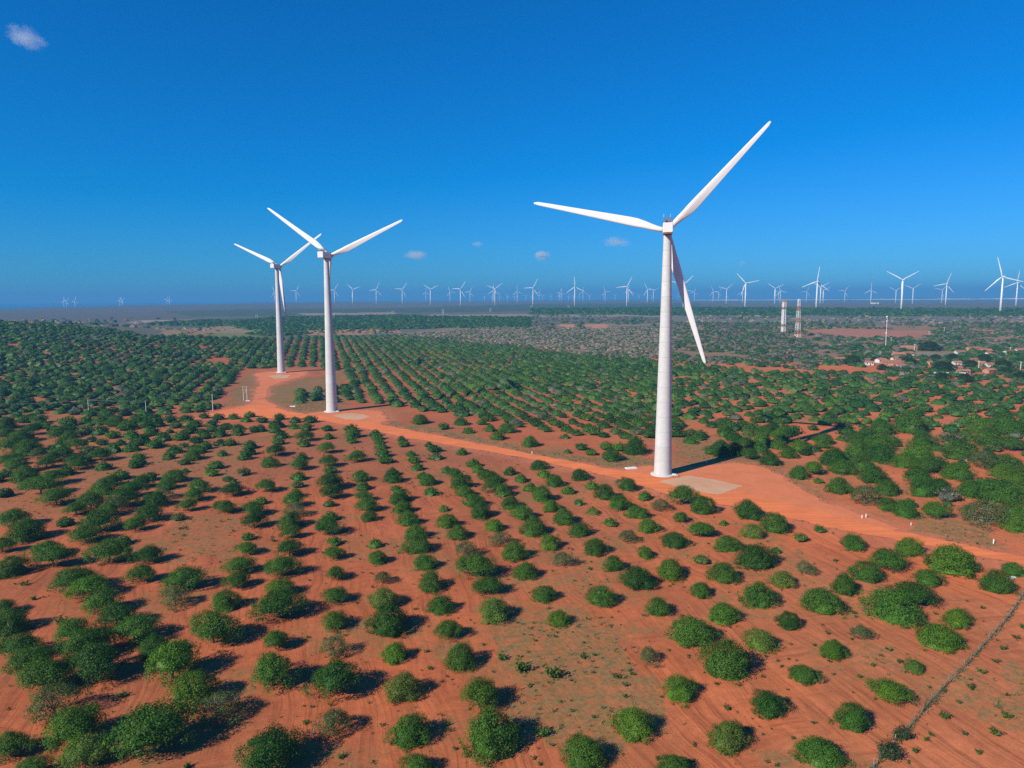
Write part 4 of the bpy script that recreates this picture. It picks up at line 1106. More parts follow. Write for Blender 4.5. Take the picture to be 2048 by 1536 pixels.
scrub += scatter([(1345, 632), (2100, 634), (2100, 647), (1345, 648)], 1 / 420., 61, 5.5, GREYS + GREENS[:2], clump=0.42)
scrub += scatter([(600, 663), (790, 656), (800, 661), (790, 666), (610, 670)], 1 / 260., 62, 3.6, GREENS)
scrub += scatter([(310, 657), (480, 654), (570, 660), (520, 668), (330, 671)], 1 / 1500., 63, 4.0, GREENS + GREYS)
# keep the red fields and the village yards open
OPEN_PX = [[(1600, 659), (1700, 657), (1860, 660), (1862, 671), (1790, 676), (1690, 675), (1620, 668)], [(1112, 647), (1157, 647), (1157, 656), (1112, 657)], [(1170, 647), (1217, 648), (1214, 657), (1170, 657)],
           [(1820, 702), (1930, 703), (1920, 713), (1830, 716)], [(1730, 716), (1812, 716), (1812, 738), (1730, 736)], [(1690, 733), (1770, 738), (1768, 750), (1690, 747)]]
SX = np.array([(s[0], s[1], s[2]) for s in scrub]); spx, spy = pix(SX[:, 0], SX[:, 1], SX[:, 2])
bad = np.zeros(len(scrub), bool)
for pl in OPEN_PX: bad |= inside(pl, spx, spy)
scrub = [s for s, b in zip(scrub, bad) if not b]
merged('scrub_woods', scrub, 'grey and green scrub woods on the plain behind the plantation', 'scrub')

# ------------------------------------------------------------------ saplings, weeds and grass
def sprig_geo(seed, n_stem, per, L, h):
    r = np.random.default_rng(seed)
    P = []; N = []
    for k in range(n_stem):
        a = r.uniform(0, 6.283); e = r.uniform(0.35, 1.0)
        d = np.array([math.cos(a) * e, math.sin(a) * e, h * r.uniform(0.7, 1.1)])
        t = r.uniform(0.3, 1.0, (per, 1))
        q = d * t + r.normal(0, 0.14, (per, 3)); q[:, 2] = np.abs(q[:, 2])
        P.append(q); N.append(unit(q * [0.6, 0.6, 0.4] + [0, 0, 0.5] + r.normal(0, 0.4, (per, 3))))
    P, N = np.vstack(P), np.vstack(N)
    V = leaf_quads(P, N, np.full(len(P), L), np.full(len(P), L * 0.6), r); V[:, 2] = np.maximum(V[:, 2], 0.0)
    S = r.uniform(0.7, 1.3, (len(P), 1))
    return V.astype(np.float32), np.repeat(np.hstack([S * r.uniform(.9, 1.3, S.shape), S, S * r.uniform(.7, 1, S.shape)]), 4, 0).astype(np.float32)
SPRIGS = []
for k in range(5):
    V, c = sprig_geo(400 + k, 7, 26, 0.30, 0.85)
    me = mesh_np('sapling', V, quads=np.arange(len(V)).reshape(-1, 4)); vcol(me, 'leaf', c); me.materials.append(M_LEAF); SPRIGS.append(me)
saps = [tuple(map(float, e.split(','))) for e in SAPS.split()]
sp_ = at([s[0] for s in saps], [s[1] + s[2] * 0.25 for s in saps])
for i, ((x, y, w), p) in enumerate(zip(saps, sp_)):
    rr = random.Random(i + 77)
    D3 = math.sqrt(p[0] ** 2 + p[1] ** 2 + CAM_H ** 2); R = 0.5 * w * D3 / F_PX
    o = obj('sapling', SPRIGS[i % 5], None, None, tuple(p), (0, 0, rr.uniform(0, 6.28)), (R, R, R * rr.uniform(0.75, 1.0)))
    o.color = (0.075 * rr.uniform(.8, 1.2), 0.15 * rr.uniform(.85, 1.1), 0.025, 1)
    fx, fy = x / 20.48, y / 15.36
    tag(o, f"{'low spreading' if w > 22 else ('little' if w > 12 else 'tiny')} bright green sapling on red earth, {spelt(fx)} percent across, {spelt(fy)} percent down", 'sapling', 'young cashew plants between the trees')

# two feathery bushes on the fence line
for (x, y, w, lab) in ((1773, 1503, 44, 'feathery dark grey-green bush growing round a white fence post'), (1801, 1468, 34, 'smaller dark feathery bush leaning on the fence line')):
    p = at([x], [y + w * 0.22])[0]; D3 = math.sqrt(p[0] ** 2 + p[1] ** 2 + CAM_H ** 2); R = 0.5 * w * D3 / F_PX
    V, c = sprig_geo(int(x), 26, 70, 0.13, 0.9)
    me = mesh_np('bush', V, quads=np.arange(len(V)).reshape(-1, 4)); vcol(me, 'leaf', c); me.materials.append(M_LEAF)
    o = obj('bush', me, None, None, tuple(p), (0, 0, 0.4), (R, R, R)); o.color = (0.05, 0.085, 0.035, 1)
    tag(o, lab, 'bush')

def tuft_geo(seed, n, h, w):
    r = np.random.default_rng(seed); V = []
    for _ in range(n):
        a = r.uniform(0, 6.283); b = np.array([r.normal(0, .16), r.normal(0, .16), 0]); l_ = r.uniform(0.3, 0.8)
        tip = b + np.array([math.cos(a) * l_, math.sin(a) * l_, h * r.uniform(.5, 1.2)]); mid = (b + tip) / 2 + [0, 0, h * 0.2]
        s = np.array([-math.sin(a), math.cos(a), 0]) * w
        V.append([b - s, b + s, mid + s * .8, mid - s * .8]); V.append([mid - s * .8, mid + s * .8, tip + s * .25, tip - s * .25])
    return np.array(V, np.float32).reshape(-1, 3)
def scatter_geo(name, geos, P, size, tint, label, cat, mat):
    Vs = []; Cs = []
    r = np.random.default_rng(len(P))
    for p, s, t in zip(P, size, tint):
        V = geos[int(r.integers(len(geos)))]; a = r.uniform(0, 6.283); co, si = math.cos(a), math.sin(a)
        W = np.empty_like(V); W[:, 0] = (V[:, 0] * co - V[:, 1] * si) * s + p[0]; W[:, 1] = (V[:, 0] * si + V[:, 1] * co) * s + p[1]; W[:, 2] = V[:, 2] * s + p[2]
        Vs.append(W); Cs.append(np.tile(np.array(t, np.float32), (len(V), 1)))
    V = np.vstack(Vs); me = mesh_np(name, V, quads=np.arange(len(V)).reshape(-1, 4)); vcol(me, 'leaf', np.vstack(Cs)); me.materials.append(mat)
    return tag(obj(name, me), label, cat, kind='stuff')
TUFTS = [tuft_geo(k, 7, 0.55, 0.09) for k in range(6)]
gp = []; gs = []; gt = []
r9 = np.random.default_rng(99)
for poly, amt in GRASS:
    wp = wpoly(poly); P = np.array(wp); lo, hi = P.min(0), P.max(0)
    area = (hi - lo).prod(); N = int(min(area * 0.22 * amt, 9000))
    X = r9.uniform(lo[0], hi[0], N); Y = r9.uniform(lo[1], hi[1], N)
    m = inside(wp, X, Y) & ((vnoise(X, Y, 7, 71) * 0.6 + vnoise(X, Y, 2.5, 72) * 0.4) > 0.62 - 0.3 * amt) & (np.hypot(X, Y) < 520) & (hard_dist(X, Y) > 1.0)
    for x, y in zip(X[m], Y[m]):
        gp.append((x, y, float(height(x, y)) + 0.02)); gs.append(r9.uniform(0.35, 1.0))
        t = r9.random(); c = np.array((0.13, 0.15, 0.045)) * (1 - t) + np.array((0.33, 0.27, 0.11)) * t; gt.append(c * r9.uniform(0.7, 1.15))
# ragged growth along the road and pad edges
for wp in HARD:
    n_ = len(wp)
    for i in range(n_):
        a, b = np.array(wp[i]), np.array(wp[(i + 1) % n_]); L_ = np.linalg.norm(b - a)
        k_ = int(L_ * 1.6); t_ = r9.random(k_); q_ = a + (b - a) * t_[:, None] + r9.normal(0, 1.3, (k_, 2))
        h_ = hard_dist(q_[:, 0], q_[:, 1])
        for (x, y), hh_ in zip(q_, h_):
            if hh_ < 0.1 or vnoise(x, y, 9, 74) < 0.45 or math.hypot(x, y) > 520: continue
            gp.append((x, y, float(height(x, y)) + 0.02)); gs.append(r9.uniform(0.3, 0.8)); t = r9.random(); gt.append((np.array((0.13, 0.13, 0.045)) * (1 - t) + np.array((0.27, 0.19, 0.09)) * t) * r9.uniform(.6, 1.1))
# scattered weeds over the whole floor
X = r9.uniform(-190, 260, 5200); Y = r9.uniform(85, 400, 5200)
m = (np.abs(np.degrees(np.arctan2(X, Y))) < 41) & (vnoise(X, Y, 18, 73) > 0.42) & (hard_dist(X, Y) > 2)
for x, y in zip(X[m], Y[m]):
    gp.append((x, y, float(height(x, y)) + 0.02)); gs.append(r9.uniform(0.2, 0.6)); c = np.array((0.10, 0.13, 0.04)) if r9.random() < .6 else np.array((0.26, 0.19, 0.09)); gt.append(c * r9.uniform(.7, 1.2))
scatter_geo('grass', TUFTS, gp, gs, gt, 'dry and green grass tufts on the red earth', 'grass', M_LEAF_FAR)
SP_L = [sprig_geo(700 + k, 4, 7, 0.5, 0.7)[0] for k in range(5)]
wp_ = []; ws = []; wt = []
for _ in range(750):
    a = r9.uniform(-40, 40); D = 95 * (330 / 95.) ** r9.random(); x, y = D * math.sin(rad(a)), D * math.cos(rad(a))
    wp_.append((x, y, float(height(x, y)))); ws.append(r9.uniform(0.25, 0.7)); wt.append(np.array((0.06, 0.115, 0.025)) * r9.uniform(.7, 1.3))
for poly, amt in GRASS[:4] + GRASS[9:]:
    wpg = wpoly(poly); Pg = np.array(wpg); lo, hi = Pg.min(0), Pg.max(0); N = int(min((hi - lo).prod() * 0.05 * amt, 900))
    Xg = r9.uniform(lo[0], hi[0], N); Yg = r9.uniform(lo[1], hi[1], N)
    mg = inside(wpg, Xg, Yg) & (np.hypot(Xg, Yg) < 400) & (vnoise(Xg, Yg, 8, 75) > 0.42)
    for x, y in zip(Xg[mg], Yg[mg]):
        wp_.append((x, y, float(height(x, y)))); ws.append(r9.uniform(0.3, 1.0)); wt.append(np.array((0.10, 0.15, 0.035)) * r9.uniform(.7, 1.3))
wq = np.array(wp_); k = hard_dist(wq[:, 0], wq[:, 1]) > 2
scatter_geo('weeds', SP_L, [p for p, q in zip(wp_, k) if q], [p for p, q in zip(ws, k) if q], [p for p, q in zip(wt, k) if q], 'small green weeds dotted over the plantation floor', 'weeds', M_LEAF_FAR)

# ------------------------------------------------------------------ fence with its strip of dry brush
M_POST = simple_mat('fence_post', (0.24, 0.215, 0.185), 0.9, 0.2, 4.0, 0.2, rand=0.2)
M_WIRE = simple_mat('wire', (0.22, 0.22, 0.21), 0.6, 0.1, 2.0, 0.3)
FPX = [(2110, 1100), (2048, 1189), (2013, 1241), (1969, 1290), (1930, 1336), (1896, 1368), (1857, 1410), (1822, 1454), (1786, 1490), (1759, 1522), (1725, 1568)]
fw = at([p[0] for p in FPX], [p[1] for p in FPX])
seg = np.linalg.norm(np.diff(fw[:, :2], axis=0), axis=1); cum = np.concatenate([[0], np.cumsum(seg)])
def fpt(s): return np.array([np.interp(s, cum, fw[:, 0]), np.interp(s, cum, fw[:, 1])])
mid = fpt(cum[-1] / 2)
fence = empty('wire_fence', (float(mid[0]), float(mid[1]), 0)); tag(fence, 'wire fence on pale posts with dry brush, running down to the bottom edge', 'fence')
PM = [MB().path([(0, 0, -0.2), (0.02, 0.01, 0.8), (0.0, 0.03, 1.5)], [0.06, 0.055, 0.05], 6).mesh('post', True), MB().path([(0, 0, -0.2), (0.05, -0.02, 0.8), (0.12, 0.0, 1.7)], [0.07, 0.06, 0.05], 6).mesh('post', True)]
for me in PM: me.materials.append(M_POST)
posts = np.arange(0.5, cum[-1], 4.4)
for k, s in enumerate(posts):
    q = fpt(s) - mid
    obj('post', PM[k % 2], None, fence, (float(q[0]), float(q[1]), 0.0), (0, 0, k * 1.3))
for z in (0.45, 0.85, 1.25):
    mb = MB(); pts = []
    for k, s in enumerate(posts):
        q = fpt(s) - mid; pts.append((float(q[0]), float(q[1]), z + 0.02 * math.sin(k * 2.1)))
    obj('wire', mb.path(pts, [0.014] * len(pts), 4).mesh('wire'), M_WIRE, fence)
bp = []; bs = []; bt = []
for _ in range(1250):
    s = r9.uniform(0, cum[-1]); dn = float(vnoise(s, 0, 6, 81)); q = fpt(s) + r9.normal(0, 0.15 + 0.25 * dn, 2)
    if r9.random() > 0.35 + dn: continue
    bp.append((q[0], q[1], 0.0)); bs.append(r9.uniform(0.3, 0.75)); t = r9.random(); bt.append((np.array((0.36, 0.29, 0.15)) * t + np.array((0.18, 0.17, 0.065)) * (1 - t)) * r9.uniform(.6, 1.15))
scatter_geo('brush', TUFTS, bp, bs, bt, 'strip of dry grey brush grown up along the fence', 'brush', M_LEAF_FAR)

# ------------------------------------------------------------------ markers, slabs and poles
M_PAINT = simple_mat('white_marker', (0.8, 0.79, 0.76), 0.6, 0.08, 3.0, 0.3)
MARK = MB().box((0, 0, 0.55), (0.22, 0.22, 1.1)).add([(-.15, -.15, 1.1), (.15, -.15, 1.1), (.15, .15, 1.1), (-.15, .15, 1.1), (0, 0, 1.22)], [(0, 1, 4), (1, 2, 4), (2, 3, 4), (3, 0, 4)]).mesh('marker_post'); MARK.materials.append(M_PAINT)
for x, y, s, lab in ((1724, 1037, 1.0, 'white marker post standing by a rubble patch above the road'), (1732, 1035, 1.05, 'white marker post just behind another by the rubble patch'), (1822, 1051, 0.8, 'low pale marker post among stubble between road and trees'),
                  (1987, 1087, 1.1, 'white marker post on the grassy verge near the picture edge'), (1413, 925, 1.2, 'white marker post beside the shadow of the near tower'), (1064, 908, 1.1, 'white marker post on the verge above the dirt road')):
    p = at([x], [y])[0]; tag(obj('marker_post', MARK, None, None, tuple(p), (0, 0, 0.3), (s, s, s)), lab, 'marker post', 'white cable markers')
for x, y, dx, dy, rz, lab in ((1262, 937, 4.6, 2.6, 0.25, 'white concrete slab lying beside the road near the tall turbine'), (586, 813, 4.0, 1.6, -0.2, 'pale concrete slab in the grass by the road junction'), (2022, 1157, 2.6, 0.8, 0.3, 'fallen white post on the red earth below the road'), (496, 802, 3.0, 1.4, 0.1, 'small pale slab at the foot of the double pole')):
    p = at([x], [y])[0]
    tag(obj('concrete_slab', MB().box((0, 0, 0.18), (dx, dy, 0.42)).mesh('concrete_slab'), M_PAINT, None, tuple(p), (0, 0, rz)), lab, 'slab')

M_POLE = simple_mat('pole_concrete', (0.58, 0.55, 0.50), 0.85, 0.12, 1.5, 0.2, rand=0.1)
M_INS = simple_mat('insulator', (0.25, 0.12, 0.08), 0.3, 0.1, 2.0, 0.5)
def pole(base, h, az, label, group='poles of the power line', name='utility_pole', s=1.0):
    t = empty(name, tuple(base), -rad(az)); tag(t, label, 'utility pole', group)
    obj('shaft', MB().path([(0, 0, -0.5), (0, 0, h)], [0.26 * s, 0.17 * s], 8).mesh('shaft'), M_POLE, t)
    obj('crossarm', MB().box((0, 0.2 * s, h - 0.5), (2.4 * s, 0.16 * s, 0.18 * s)).mesh('crossarm'), M_POLE, t)
    for x in (-1.05, 0.0, 1.05):
        obj('insulator', MB().tube((x * s, 0.2 * s, h - 0.42), (x * s, 0.2 * s, h - 0.1), 0.09 * s, 0.06 * s, 6).mesh('insulator'), M_INS, t)
    return t
PX_POLES = [(-70, 842, 28), (178, 829, 26), (293, 833, 29), (426, 822, 32)]
pb = at([p[0] for p in PX_POLES], [p[1] for p in PX_POLES])
ph = [p[2] * np.hypot(b[0], b[1]) / F_PX for p, b in zip(PX_POLES, pb)]
words_ = ('outside the frame', 'with wires running to the left edge', 'darker one between the pale ones', 'nearest the road junction')
poles = []
for k in range(1, 4):
    d = pb[min(k + 1, 3)] - pb[k - 1]
    poles.append(pole(pb[k], ph[k], math.degrees(math.atan2(d[0], d[1])), f"slim concrete utility pole in the plantation, {words_[k]}"))
# H-frame
hb = at([491], [801])[0]; hh = 27 * math.hypot(hb[0], hb[1]) / F_PX
def h_frame(base, h, w, label, name='double_pole', rz=0.1, tr=True, s=1.0):
    t = empty(name, tuple(base), rz); tag(t, label, 'utility pole', 'double poles carrying the high line')
    for x in (-w / 2, w / 2): obj('shaft', MB().path([(x, 0, -0.5), (x, 0, h)], [0.27 * s, 0.18 * s], 8).mesh('shaft'), M_POLE, t)
    obj('crossarm', MB().box((0, 0.25 * s, h - 0.4), (w + 1.8, 0.2 * s, 0.24 * s)).mesh('crossarm'), M_POLE, t)
    if tr:
        obj('crossarm', MB().box((0, 0.25, h - 2.6), (w + 1.2, 0.2, 0.24)).mesh('crossarm'), M_POLE, t)
        obj('brace', MB().tube((-w / 2, 0, h * 0.45), (w / 2, 0, h - 2.7), 0.07, n=5).mesh('brace'), M_POLE, t)
    return t
h_frame(hb, hh, 2.4, 'pale double-legged power pole with two crossarms beside the spur track')
# wires of the line
tops = [(b[0], b[1], b[2] + h - 0.15) for b, h in zip(pb, ph)] + [(hb[0], hb[1], hb[2] + hh - 0.4)]
wm = empty('power_line', tuple(pb[1])); tag(wm, 'three thin pale power wires strung over the trees from pole to pole', 'power line')
for off in (-1.05, 0.0, 1.05):
    pts = []
    for k in range(len(tops) - 1):
        a, b = Vector(tops[k]), Vector(tops[k + 1]); d = (b - a); side = Vector((d.y, -d.x, 0)).normalized() * off
        for j in range(9 if k < len(tops) - 2 else 10):
            t = j / 9; q = a.lerp(b, t) + side; q.z -= 1.6 * 4 * t * (1 - t) * (d.length / 60) ** 2 * 0.6; pts.append(q - Vector(pb[1]))
    obj('wire', MB().path([tuple(q) for q in pts], [0.022] * len(pts), 4).mesh('wire'), M_WIRE, wm)
for k, (x, y, hpx) in enumerate([(514, 640, 10), (668, 635, 9), (785.5, 631, 9), (886, 628, 9), (981, 624, 7.5), (1062.5, 619, 8), (1137, 616, 6)]):
    b = at([x], [y])[0]; D = math.hypot(b[0], b[1]); h = hpx * D / F_PX
    h_frame(b, h, h * 0.32, f"{ordinal(k + 1)} pale double pole from the left on the far plain", tr=False, s=2.2)

# ------------------------------------------------------------------ radio towers and mast
M_TW = simple_mat('tower_white_paint', (0.78, 0.76, 0.72), 0.6, 0.1, 1.0, 0.3)
M_TO = simple_mat('tower_orange_paint', (0.55, 0.22, 0.10), 0.65, 0.2, 1.0, 0.3)
def lattice(base, h, w0, w1, nsec, label, rt, panels=False):
    t = empty('lattice_tower', tuple(base), 0.35); tag(t, label, 'radio tower')
    def wz(z): return (w0 + (w1 - w0) * z / h) / 2
    for k in range(nsec):
        z0, z1 = h * k / nsec, h * (k + 1) / nsec
        a, b = wz(z0), wz(z1); mb = MB()
        c0 = [(-a, -a, z0), (a, -a, z0), (a, a, z0), (-a, a, z0)]; c1 = [(-b, -b, z1), (b, -b, z1), (b, b, z1), (-b, b, z1)]
        for i in range(4):
            j = (i + 1) % 4
            mb.tube(c0[i], c1[i], rt, n=5); mb.tube(c0[i], c1[j], rt * 0.6, n=4); mb.tube(c0[j], c1[i], rt * 0.6, n=4); mb.tube(c1[i], c1[j], rt * 0.6, n=4)
        orange = (k % 7 == 3) or (k == nsec - 1 and panels) or (k == 0 and panels) if panels else (k % 5 in (1, 2))
        obj('section', mb.mesh('section'), M_TO if orange else M_TW, t)
        if panels and not orange:
            obj('cladding', MB().box((0, 0, (z0 + z1) / 2), (a * 1.5, a * 1.5, (z1 - z0) * 0.97)).mesh('cladding'), M_TW, t)
    obj('footing', MB().box((0, 0, 0.1), (w0 + 2.0, w0 + 2.0, 0.9)).mesh('footing'), M_PLINTH, t)
    return t
def dish(parent, loc, r, rz):
    me = MB().lathe([(0.15 * r, 0), (0.6 * r, 0.08 * r), (r, 0.32 * r), (r, 0.5 * r), (0.2 * r, 0.52 * r)], 14).mesh('dish', True)
    return obj('dish', me, M_TW, parent, loc, (-math.pi / 2, 0, rz))
ta, tb = at([1566], [668])[0], at([1595], [674])[0]
Ta = math.hypot(ta[0], ta[1]) / F_PX; Tb = math.hypot(tb[0], tb[1]) / F_PX
la = lattice(ta, 63.5 * Ta, 5.2 * Ta, 4.6 * Ta, 14, 'straight square white radio tower with orange bands, rising from the scrub', 0.45, True)
dish(la, (3.4 * Ta, 0, 43 * Ta), 1.6, 0.0)
lb = lattice(tb, 70 * Tb, 7.6 * Tb, 2.8 * Tb, 16, 'tapering open white and orange lattice tower on a pale footing', 0.25, False)
dish(lb, (3.6 * Tb, -1.0, 50 * Tb), 1.9, 0.0); dish(lb, (3.2 * Tb, -1.0, 45 * Tb), 1.2, 0.4); dish(lb, (-1.8 * Tb, -2.0, 66 * Tb), 1.4, 0.1)
mbp = at([1771], [695])[0]; Tm = math.hypot(mbp[0], mbp[1]) / F_PX
mast = empty('guyed_mast', tuple(mbp)); tag(mast, 'very thin white guyed mast with round dishes, rising behind the village', 'radio mast')
obj('shaft', MB().tube((0, 0, 0), (0, 0, 55 * Tm), 0.38, 0.30, 5).mesh('shaft'), M_TW, mast)
for z, r in ((54, 1.4), (46, 1.2), (25, 1.3)): dish(mast, (0, -0.6, z * Tm), r, 0.2)
for a in (0.3, 2.4, 4.5): obj('guy_wire', MB().tube((0, 0, 48 * Tm), (24 * Tm * math.cos(a), 24 * Tm * math.sin(a), 0), 0.05, n=3).mesh('guy_wire'), M_WIRE, mast)

# ------------------------------------------------------------------ village
M_TILE = simple_mat('roof_tiles', (0.37, 0.15, 0.085), 0.85, 0.25, 1.2, 0.2, rand=0.18)
M_LIME = simple_mat('lime_wall', (0.66, 0.63, 0.58), 0.8, 0.08, 0.6, 0.2, rand=0.08)
M_CLAY = simple_mat('clay_wall', (0.50, 0.24, 0.14), 0.85, 0.15, 0.6, 0.2, rand=0.1)
M_OPEN = simple_mat('shadowed_opening', (0.05, 0.05, 0.05), 0.6, 0.1, 1.0, 0.3)
def house(x, y, wpx, white, rz, label, dep=None):
    p = at([x], [y])[0]; s = math.hypot(p[0], p[1]) / F_PX; w = wpx * s; d = dep or max(5.5, w * 0.62); h = 3.0 if wpx < 24 else 3.3
    t = empty('village_house', tuple(p), rz); tag(t, label, 'house', 'houses of the village')
    wall = M_LIME if white else M_CLAY
    rh = d * 0.22; e = 0.5
    V = [(-w/2, -d/2, -.3), (w/2, -d/2, -.3), (w/2, d/2, -.3), (-w/2, d/2, -.3), (-w/2, -d/2, h), (w/2, -d/2, h), (w/2, d/2, h), (-w/2, d/2, h), (-w/2, 0, h + rh), (w/2, 0, h + rh)]
    obj('wall', MB().add(V, [(0, 1, 5, 4), (1, 2, 6, 9, 5), (2, 3, 7, 6), (3, 0, 4, 8, 7)]).mesh('wall'), wall, t)
    k = rh / (d / 2)
    for sd in (-1, 1):
        y0, z0 = sd * (d / 2 + e), h - k * e + 0.06
        r = [(-w/2 - e, y0, z0), (w/2 + e, y0, z0), (w/2 + e, 0, h + rh + 0.06), (-w/2 - e, 0, h + rh + 0.06)]
        u = [(a, b, c + 0.16) for a, b, c in r]
        obj('roof', MB().add(r + u, [(3, 2, 1, 0), (4, 5, 6, 7), (0, 1, 5, 4), (1, 2, 6, 5), (2, 3, 7, 6), (3, 0, 4, 7)]).mesh('roof'), M_TILE, t)
    obj('door', MB().box((w * 0.1, -d/2 - 0.02, 1.05), (1.0, 0.1, 2.1)).mesh('door'), M_OPEN, t)
    for wx in (-w * 0.28, w * 0.34):
        obj('window', MB().box((wx, -d/2 - 0.02, 1.7), (1.2, 0.1, 1.1)).mesh('window'), M_OPEN, t)
    return t
HOUSES = [(1679, 722, 16, 0), (1738, 730, 13, 1), (1762, 725, 18, 1), (1781, 731, 30, 0), (1801, 736, 12, 1), (1789, 722, 10, 1), (1815, 711, 18, 1), (1797, 713, 20, 0), (1817, 700, 24, 0), (1919, 708, 14, 1), (1913, 730, 13, 1),
          (1915, 741, 12, 1), (1926, 748, 18, 0), (1948, 724, 10, 0), (1963, 731, 10, 0), (1979, 746, 18, 0), (1986, 735, 22, 1), (1947, 701, 20, 0), (1971, 705, 16, 0), (1977, 711, 8, 1), (2016, 708, 13, 1), (2042, 704, 15, 1), (1859, 730, 10, 0), (1832, 726, 9, 0)]
for k, (x, y, w, wh) in enumerate(HOUSES):
    house(x, y, w, wh, random.Random(k).uniform(-0.35, 0.35), f"{'long' if w > 19 else ('mid-sized' if w > 12 else 'small')} tile-roofed {'white' if wh else 'clay'} village house, {spelt(x / 20.48)} percent across, {spelt(y / 15.36)} percent down, {ordinal(k + 1)}".rsplit(', ', 1)[0] if k not in (19, 20) else ('small white annexe beside the red-roofed row' if k == 19 else 'white village house standing apart near a pole'))
cw = at([1867, 1931], [749, 750]); d = cw[1] - cw[0]
cwt = tag(obj('compound_wall', MB().box((0, 0, 1.0), (float(np.hypot(d[0], d[1])), 0.3, 2.4)).box((0, 0, 2.28), (float(np.hypot(d[0], d[1])) + 0.2, 0.44, 0.16)).mesh('compound_wall'), M_LIME, None, tuple((cw[0] + cw[1]) / 2), (0, 0, math.atan2(d[1], d[0]))), 'long low white wall in front of the dark village trees', 'wall')
for k, (x, y, hpx) in enumerate([(1957, 738, 14), (1829, 701, 11), (1782, 685, 9), (2041, 739, 13), (2020, 707, 10), (1888, 666, 10), (1858, 671, 8), (1760, 712, 8), (1787, 712, 8)]):
    b = at([x], [y])[0]; D = math.hypot(b[0], b[1])
    pole(b, hpx * D / F_PX, 60, f"village power pole {spelt(x / 20.48)} percent across and {spelt(y / 15.36)} percent down the photo", 'poles in the village', s=1.5)
# low service building by a far turbine
p = at([1750], [608])[0]; s = math.hypot(p[0], p[1]) / F_PX
sb = empty('service_building', tuple(p)); tag(sb, 'low white service building at the foot of a far turbine', 'building')
obj('wall', MB().box((0, 0, 3.5), (12 * s, 14, 8)).mesh('wall'), M_LIME, sb); obj('roof', MB().box((0, 0, 7.8), (12.3 * s, 15, 0.6)).mesh('roof'), M_TW, sb)
obj('door', MB().box((4, -7.05, 2.2), (4, 0.2, 4.4)).mesh('door'), M_OPEN, sb)

# tall village trees
big = []
for (x, y, w) in ((1888, 733, 42), (1707, 722, 34), (1812, 717, 16), (1749, 718, 16), (1772, 716, 12), (1870, 715, 22), (1905, 714, 26), (1940, 728, 26), (1970, 718, 26), (2005, 728, 34), (2012, 742, 26), (2040, 750, 26), (1885, 755, 32), (1930, 758, 28), (1860, 692, 40), (1822, 722, 22), (1765, 735, 22)):
    big.append((x, y, w))
bpz, bR = place_trees([b[0] for b in big], [b[1] for b in big], [b[2] for b in big], ['M'] * len(big))
for k, ((x, y, w), p, R) in enumerate(zip(big, bpz, bR)):
    rr = random.Random(k + 300); v = VARS['M'][k % 6]
    root = empty('shade_tree', tuple(p), rr.uniform(0, 6)); root.scale = (float(R), float(R), float(R) * rr.uniform(0.8, 1.0))
    tag(root, f"{'large' if w > 30 else ('medium' if w > 20 else 'small')} dark green shade tree in the village, {spelt(x / 20.48)} percent across, {spelt(y / 15.36)} percent down", 'tree', 'shade trees of the village')
    c = obj('crown', v[0], None, root); g_ = rr.uniform(.8, 1.2); c.color = (0.034 * g_, 0.080 * g_, 0.022 * g_, 1); obj('trunk', v[1], None, root)

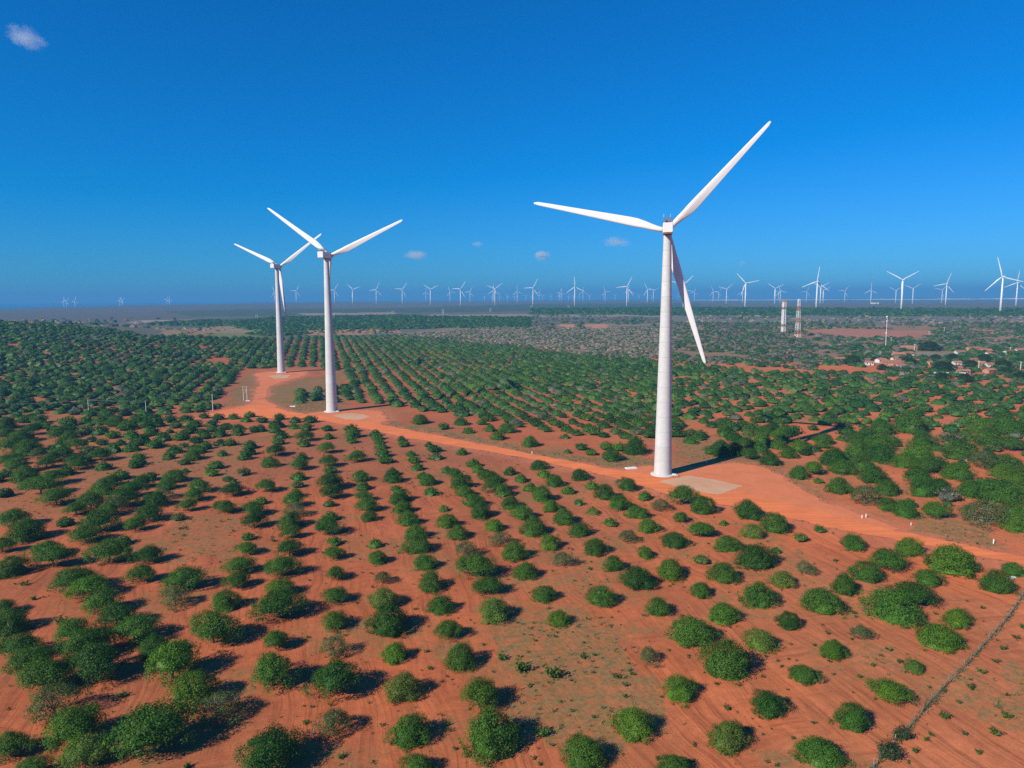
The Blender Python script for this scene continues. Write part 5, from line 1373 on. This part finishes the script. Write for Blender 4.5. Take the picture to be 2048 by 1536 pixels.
# ------------------------------------------------------------------ clouds, far up and out over the sea
def cloud_mat(seed, dens):
    m, n, l = new_mat('cloud_vapour')
    out = n.new('ShaderNodeOutputMaterial'); v = n.new('ShaderNodeVolumePrincipled')
    v.inputs['Color'].default_value = (0.98, 0.98, 0.98, 1); v.inputs['Anisotropy'].default_value = 0.1
    tc = n.new('ShaderNodeTexCoord'); nz = n.new('ShaderNodeTexNoise'); nz.inputs['Scale'].default_value = 2.3; nz.inputs['Detail'].default_value = 5; nz.inputs['Roughness'].default_value = 0.62
    mp = n.new('ShaderNodeMapping'); mp.inputs['Location'].default_value = (seed * 3.1, seed * 1.7, 0)
    l.new(tc.outputs['Object'], mp.inputs[0]); l.new(mp.outputs[0], nz.inputs['Vector'])
    ln = n.new('ShaderNodeVectorMath'); ln.operation = 'LENGTH'; l.new(tc.outputs['Object'], ln.inputs[0])
    fall = n.new('ShaderNodeMapRange'); fall.inputs['From Min'].default_value = 0.2; fall.inputs['From Max'].default_value = 0.95; fall.inputs['To Min'].default_value = 0.30; fall.inputs['To Max'].default_value = -0.35
    l.new(ln.outputs['Value'], fall.inputs['Value'])
    ad = n.new('ShaderNodeMath'); ad.operation = 'ADD'; l.new(nz.outputs['Fac'], ad.inputs[0]); l.new(fall.outputs[0], ad.inputs[1])
    mr = n.new('ShaderNodeMapRange'); mr.inputs['From Min'].default_value = 0.52; mr.inputs['From Max'].default_value = 0.85; mr.inputs['To Max'].default_value = dens
    l.new(ad.outputs[0], mr.inputs['Value']); l.new(mr.outputs[0], v.inputs['Density'])
    l.new(v.outputs[0], out.inputs['Volume'])
    return m
def ico():
    import bmesh
    bm = bmesh.new(); bmesh.ops.create_icosphere(bm, subdivisions=3, radius=1.0); me = bpy.data.meshes.new('cloud'); bm.to_mesh(me); bm.free(); return me
CLOUDS = [(50, 76, 74, 44, 1500, 0.75, 'small ragged white cloud high in the top corner of the sky'), (832, 511, 66, 28, 1100, 1.2, 'flat little cloud low over the sea beside the middle turbine'), (1084, 511, 46, 30, 1100, 1.6, 'brightest little puffy cloud low over the middle of the horizon'),
          (1232, 484, 84, 28, 1250, 0.75, 'faint stretched cloud near the long blade of the tall turbine'), (955, 488, 34, 16, 1200, 0.55, 'faintest tiny cloud between two turbines'), (1484, 526, 20, 16, 1100, 0.55, 'tiny pale cloud dot low at the tall turbine side')]
for k, (x, y, w, h, alt, dn, lab) in enumerate(CLOUDS):
    d = rays([x], [y])[0]; t = (alt - CAM_H) / d[2]; c = d * t
    W, Hh = w * t / F_PX * 0.66, h * t / F_PX * 0.66
    az = math.atan2(c[0], c[1])
    o = obj('cloud', ico(), cloud_mat(k + 1, dn * 2.2 / W), None, (c[0], c[1], alt), (0.0, (0.3 if k == 0 else 0.0), -az), (W, W * 0.7, Hh))
    tag(o, lab, 'cloud')

# ------------------------------------------------------------------ haze: the sea air over the plain
def haze_mat():
    m, n, l = new_mat('haze_air')
    out = n.new('ShaderNodeOutputMaterial'); v = n.new('ShaderNodeVolumePrincipled')
    v.inputs['Color'].default_value = (0.13, 0.42, 0.74, 1); v.inputs['Density'].default_value = HAZE_DENSITY; v.inputs['Anisotropy'].default_value = 0.0
    l.new(v.outputs[0], out.inputs['Volume'])
    return m
HAZE_DENSITY = 1.3e-4
hz = obj('haze', MB().box((0, 0, 95), (36000, 36000, 220)).mesh('haze'), haze_mat()); tag(hz, 'thin blue sea haze over the plain', kind='stuff')
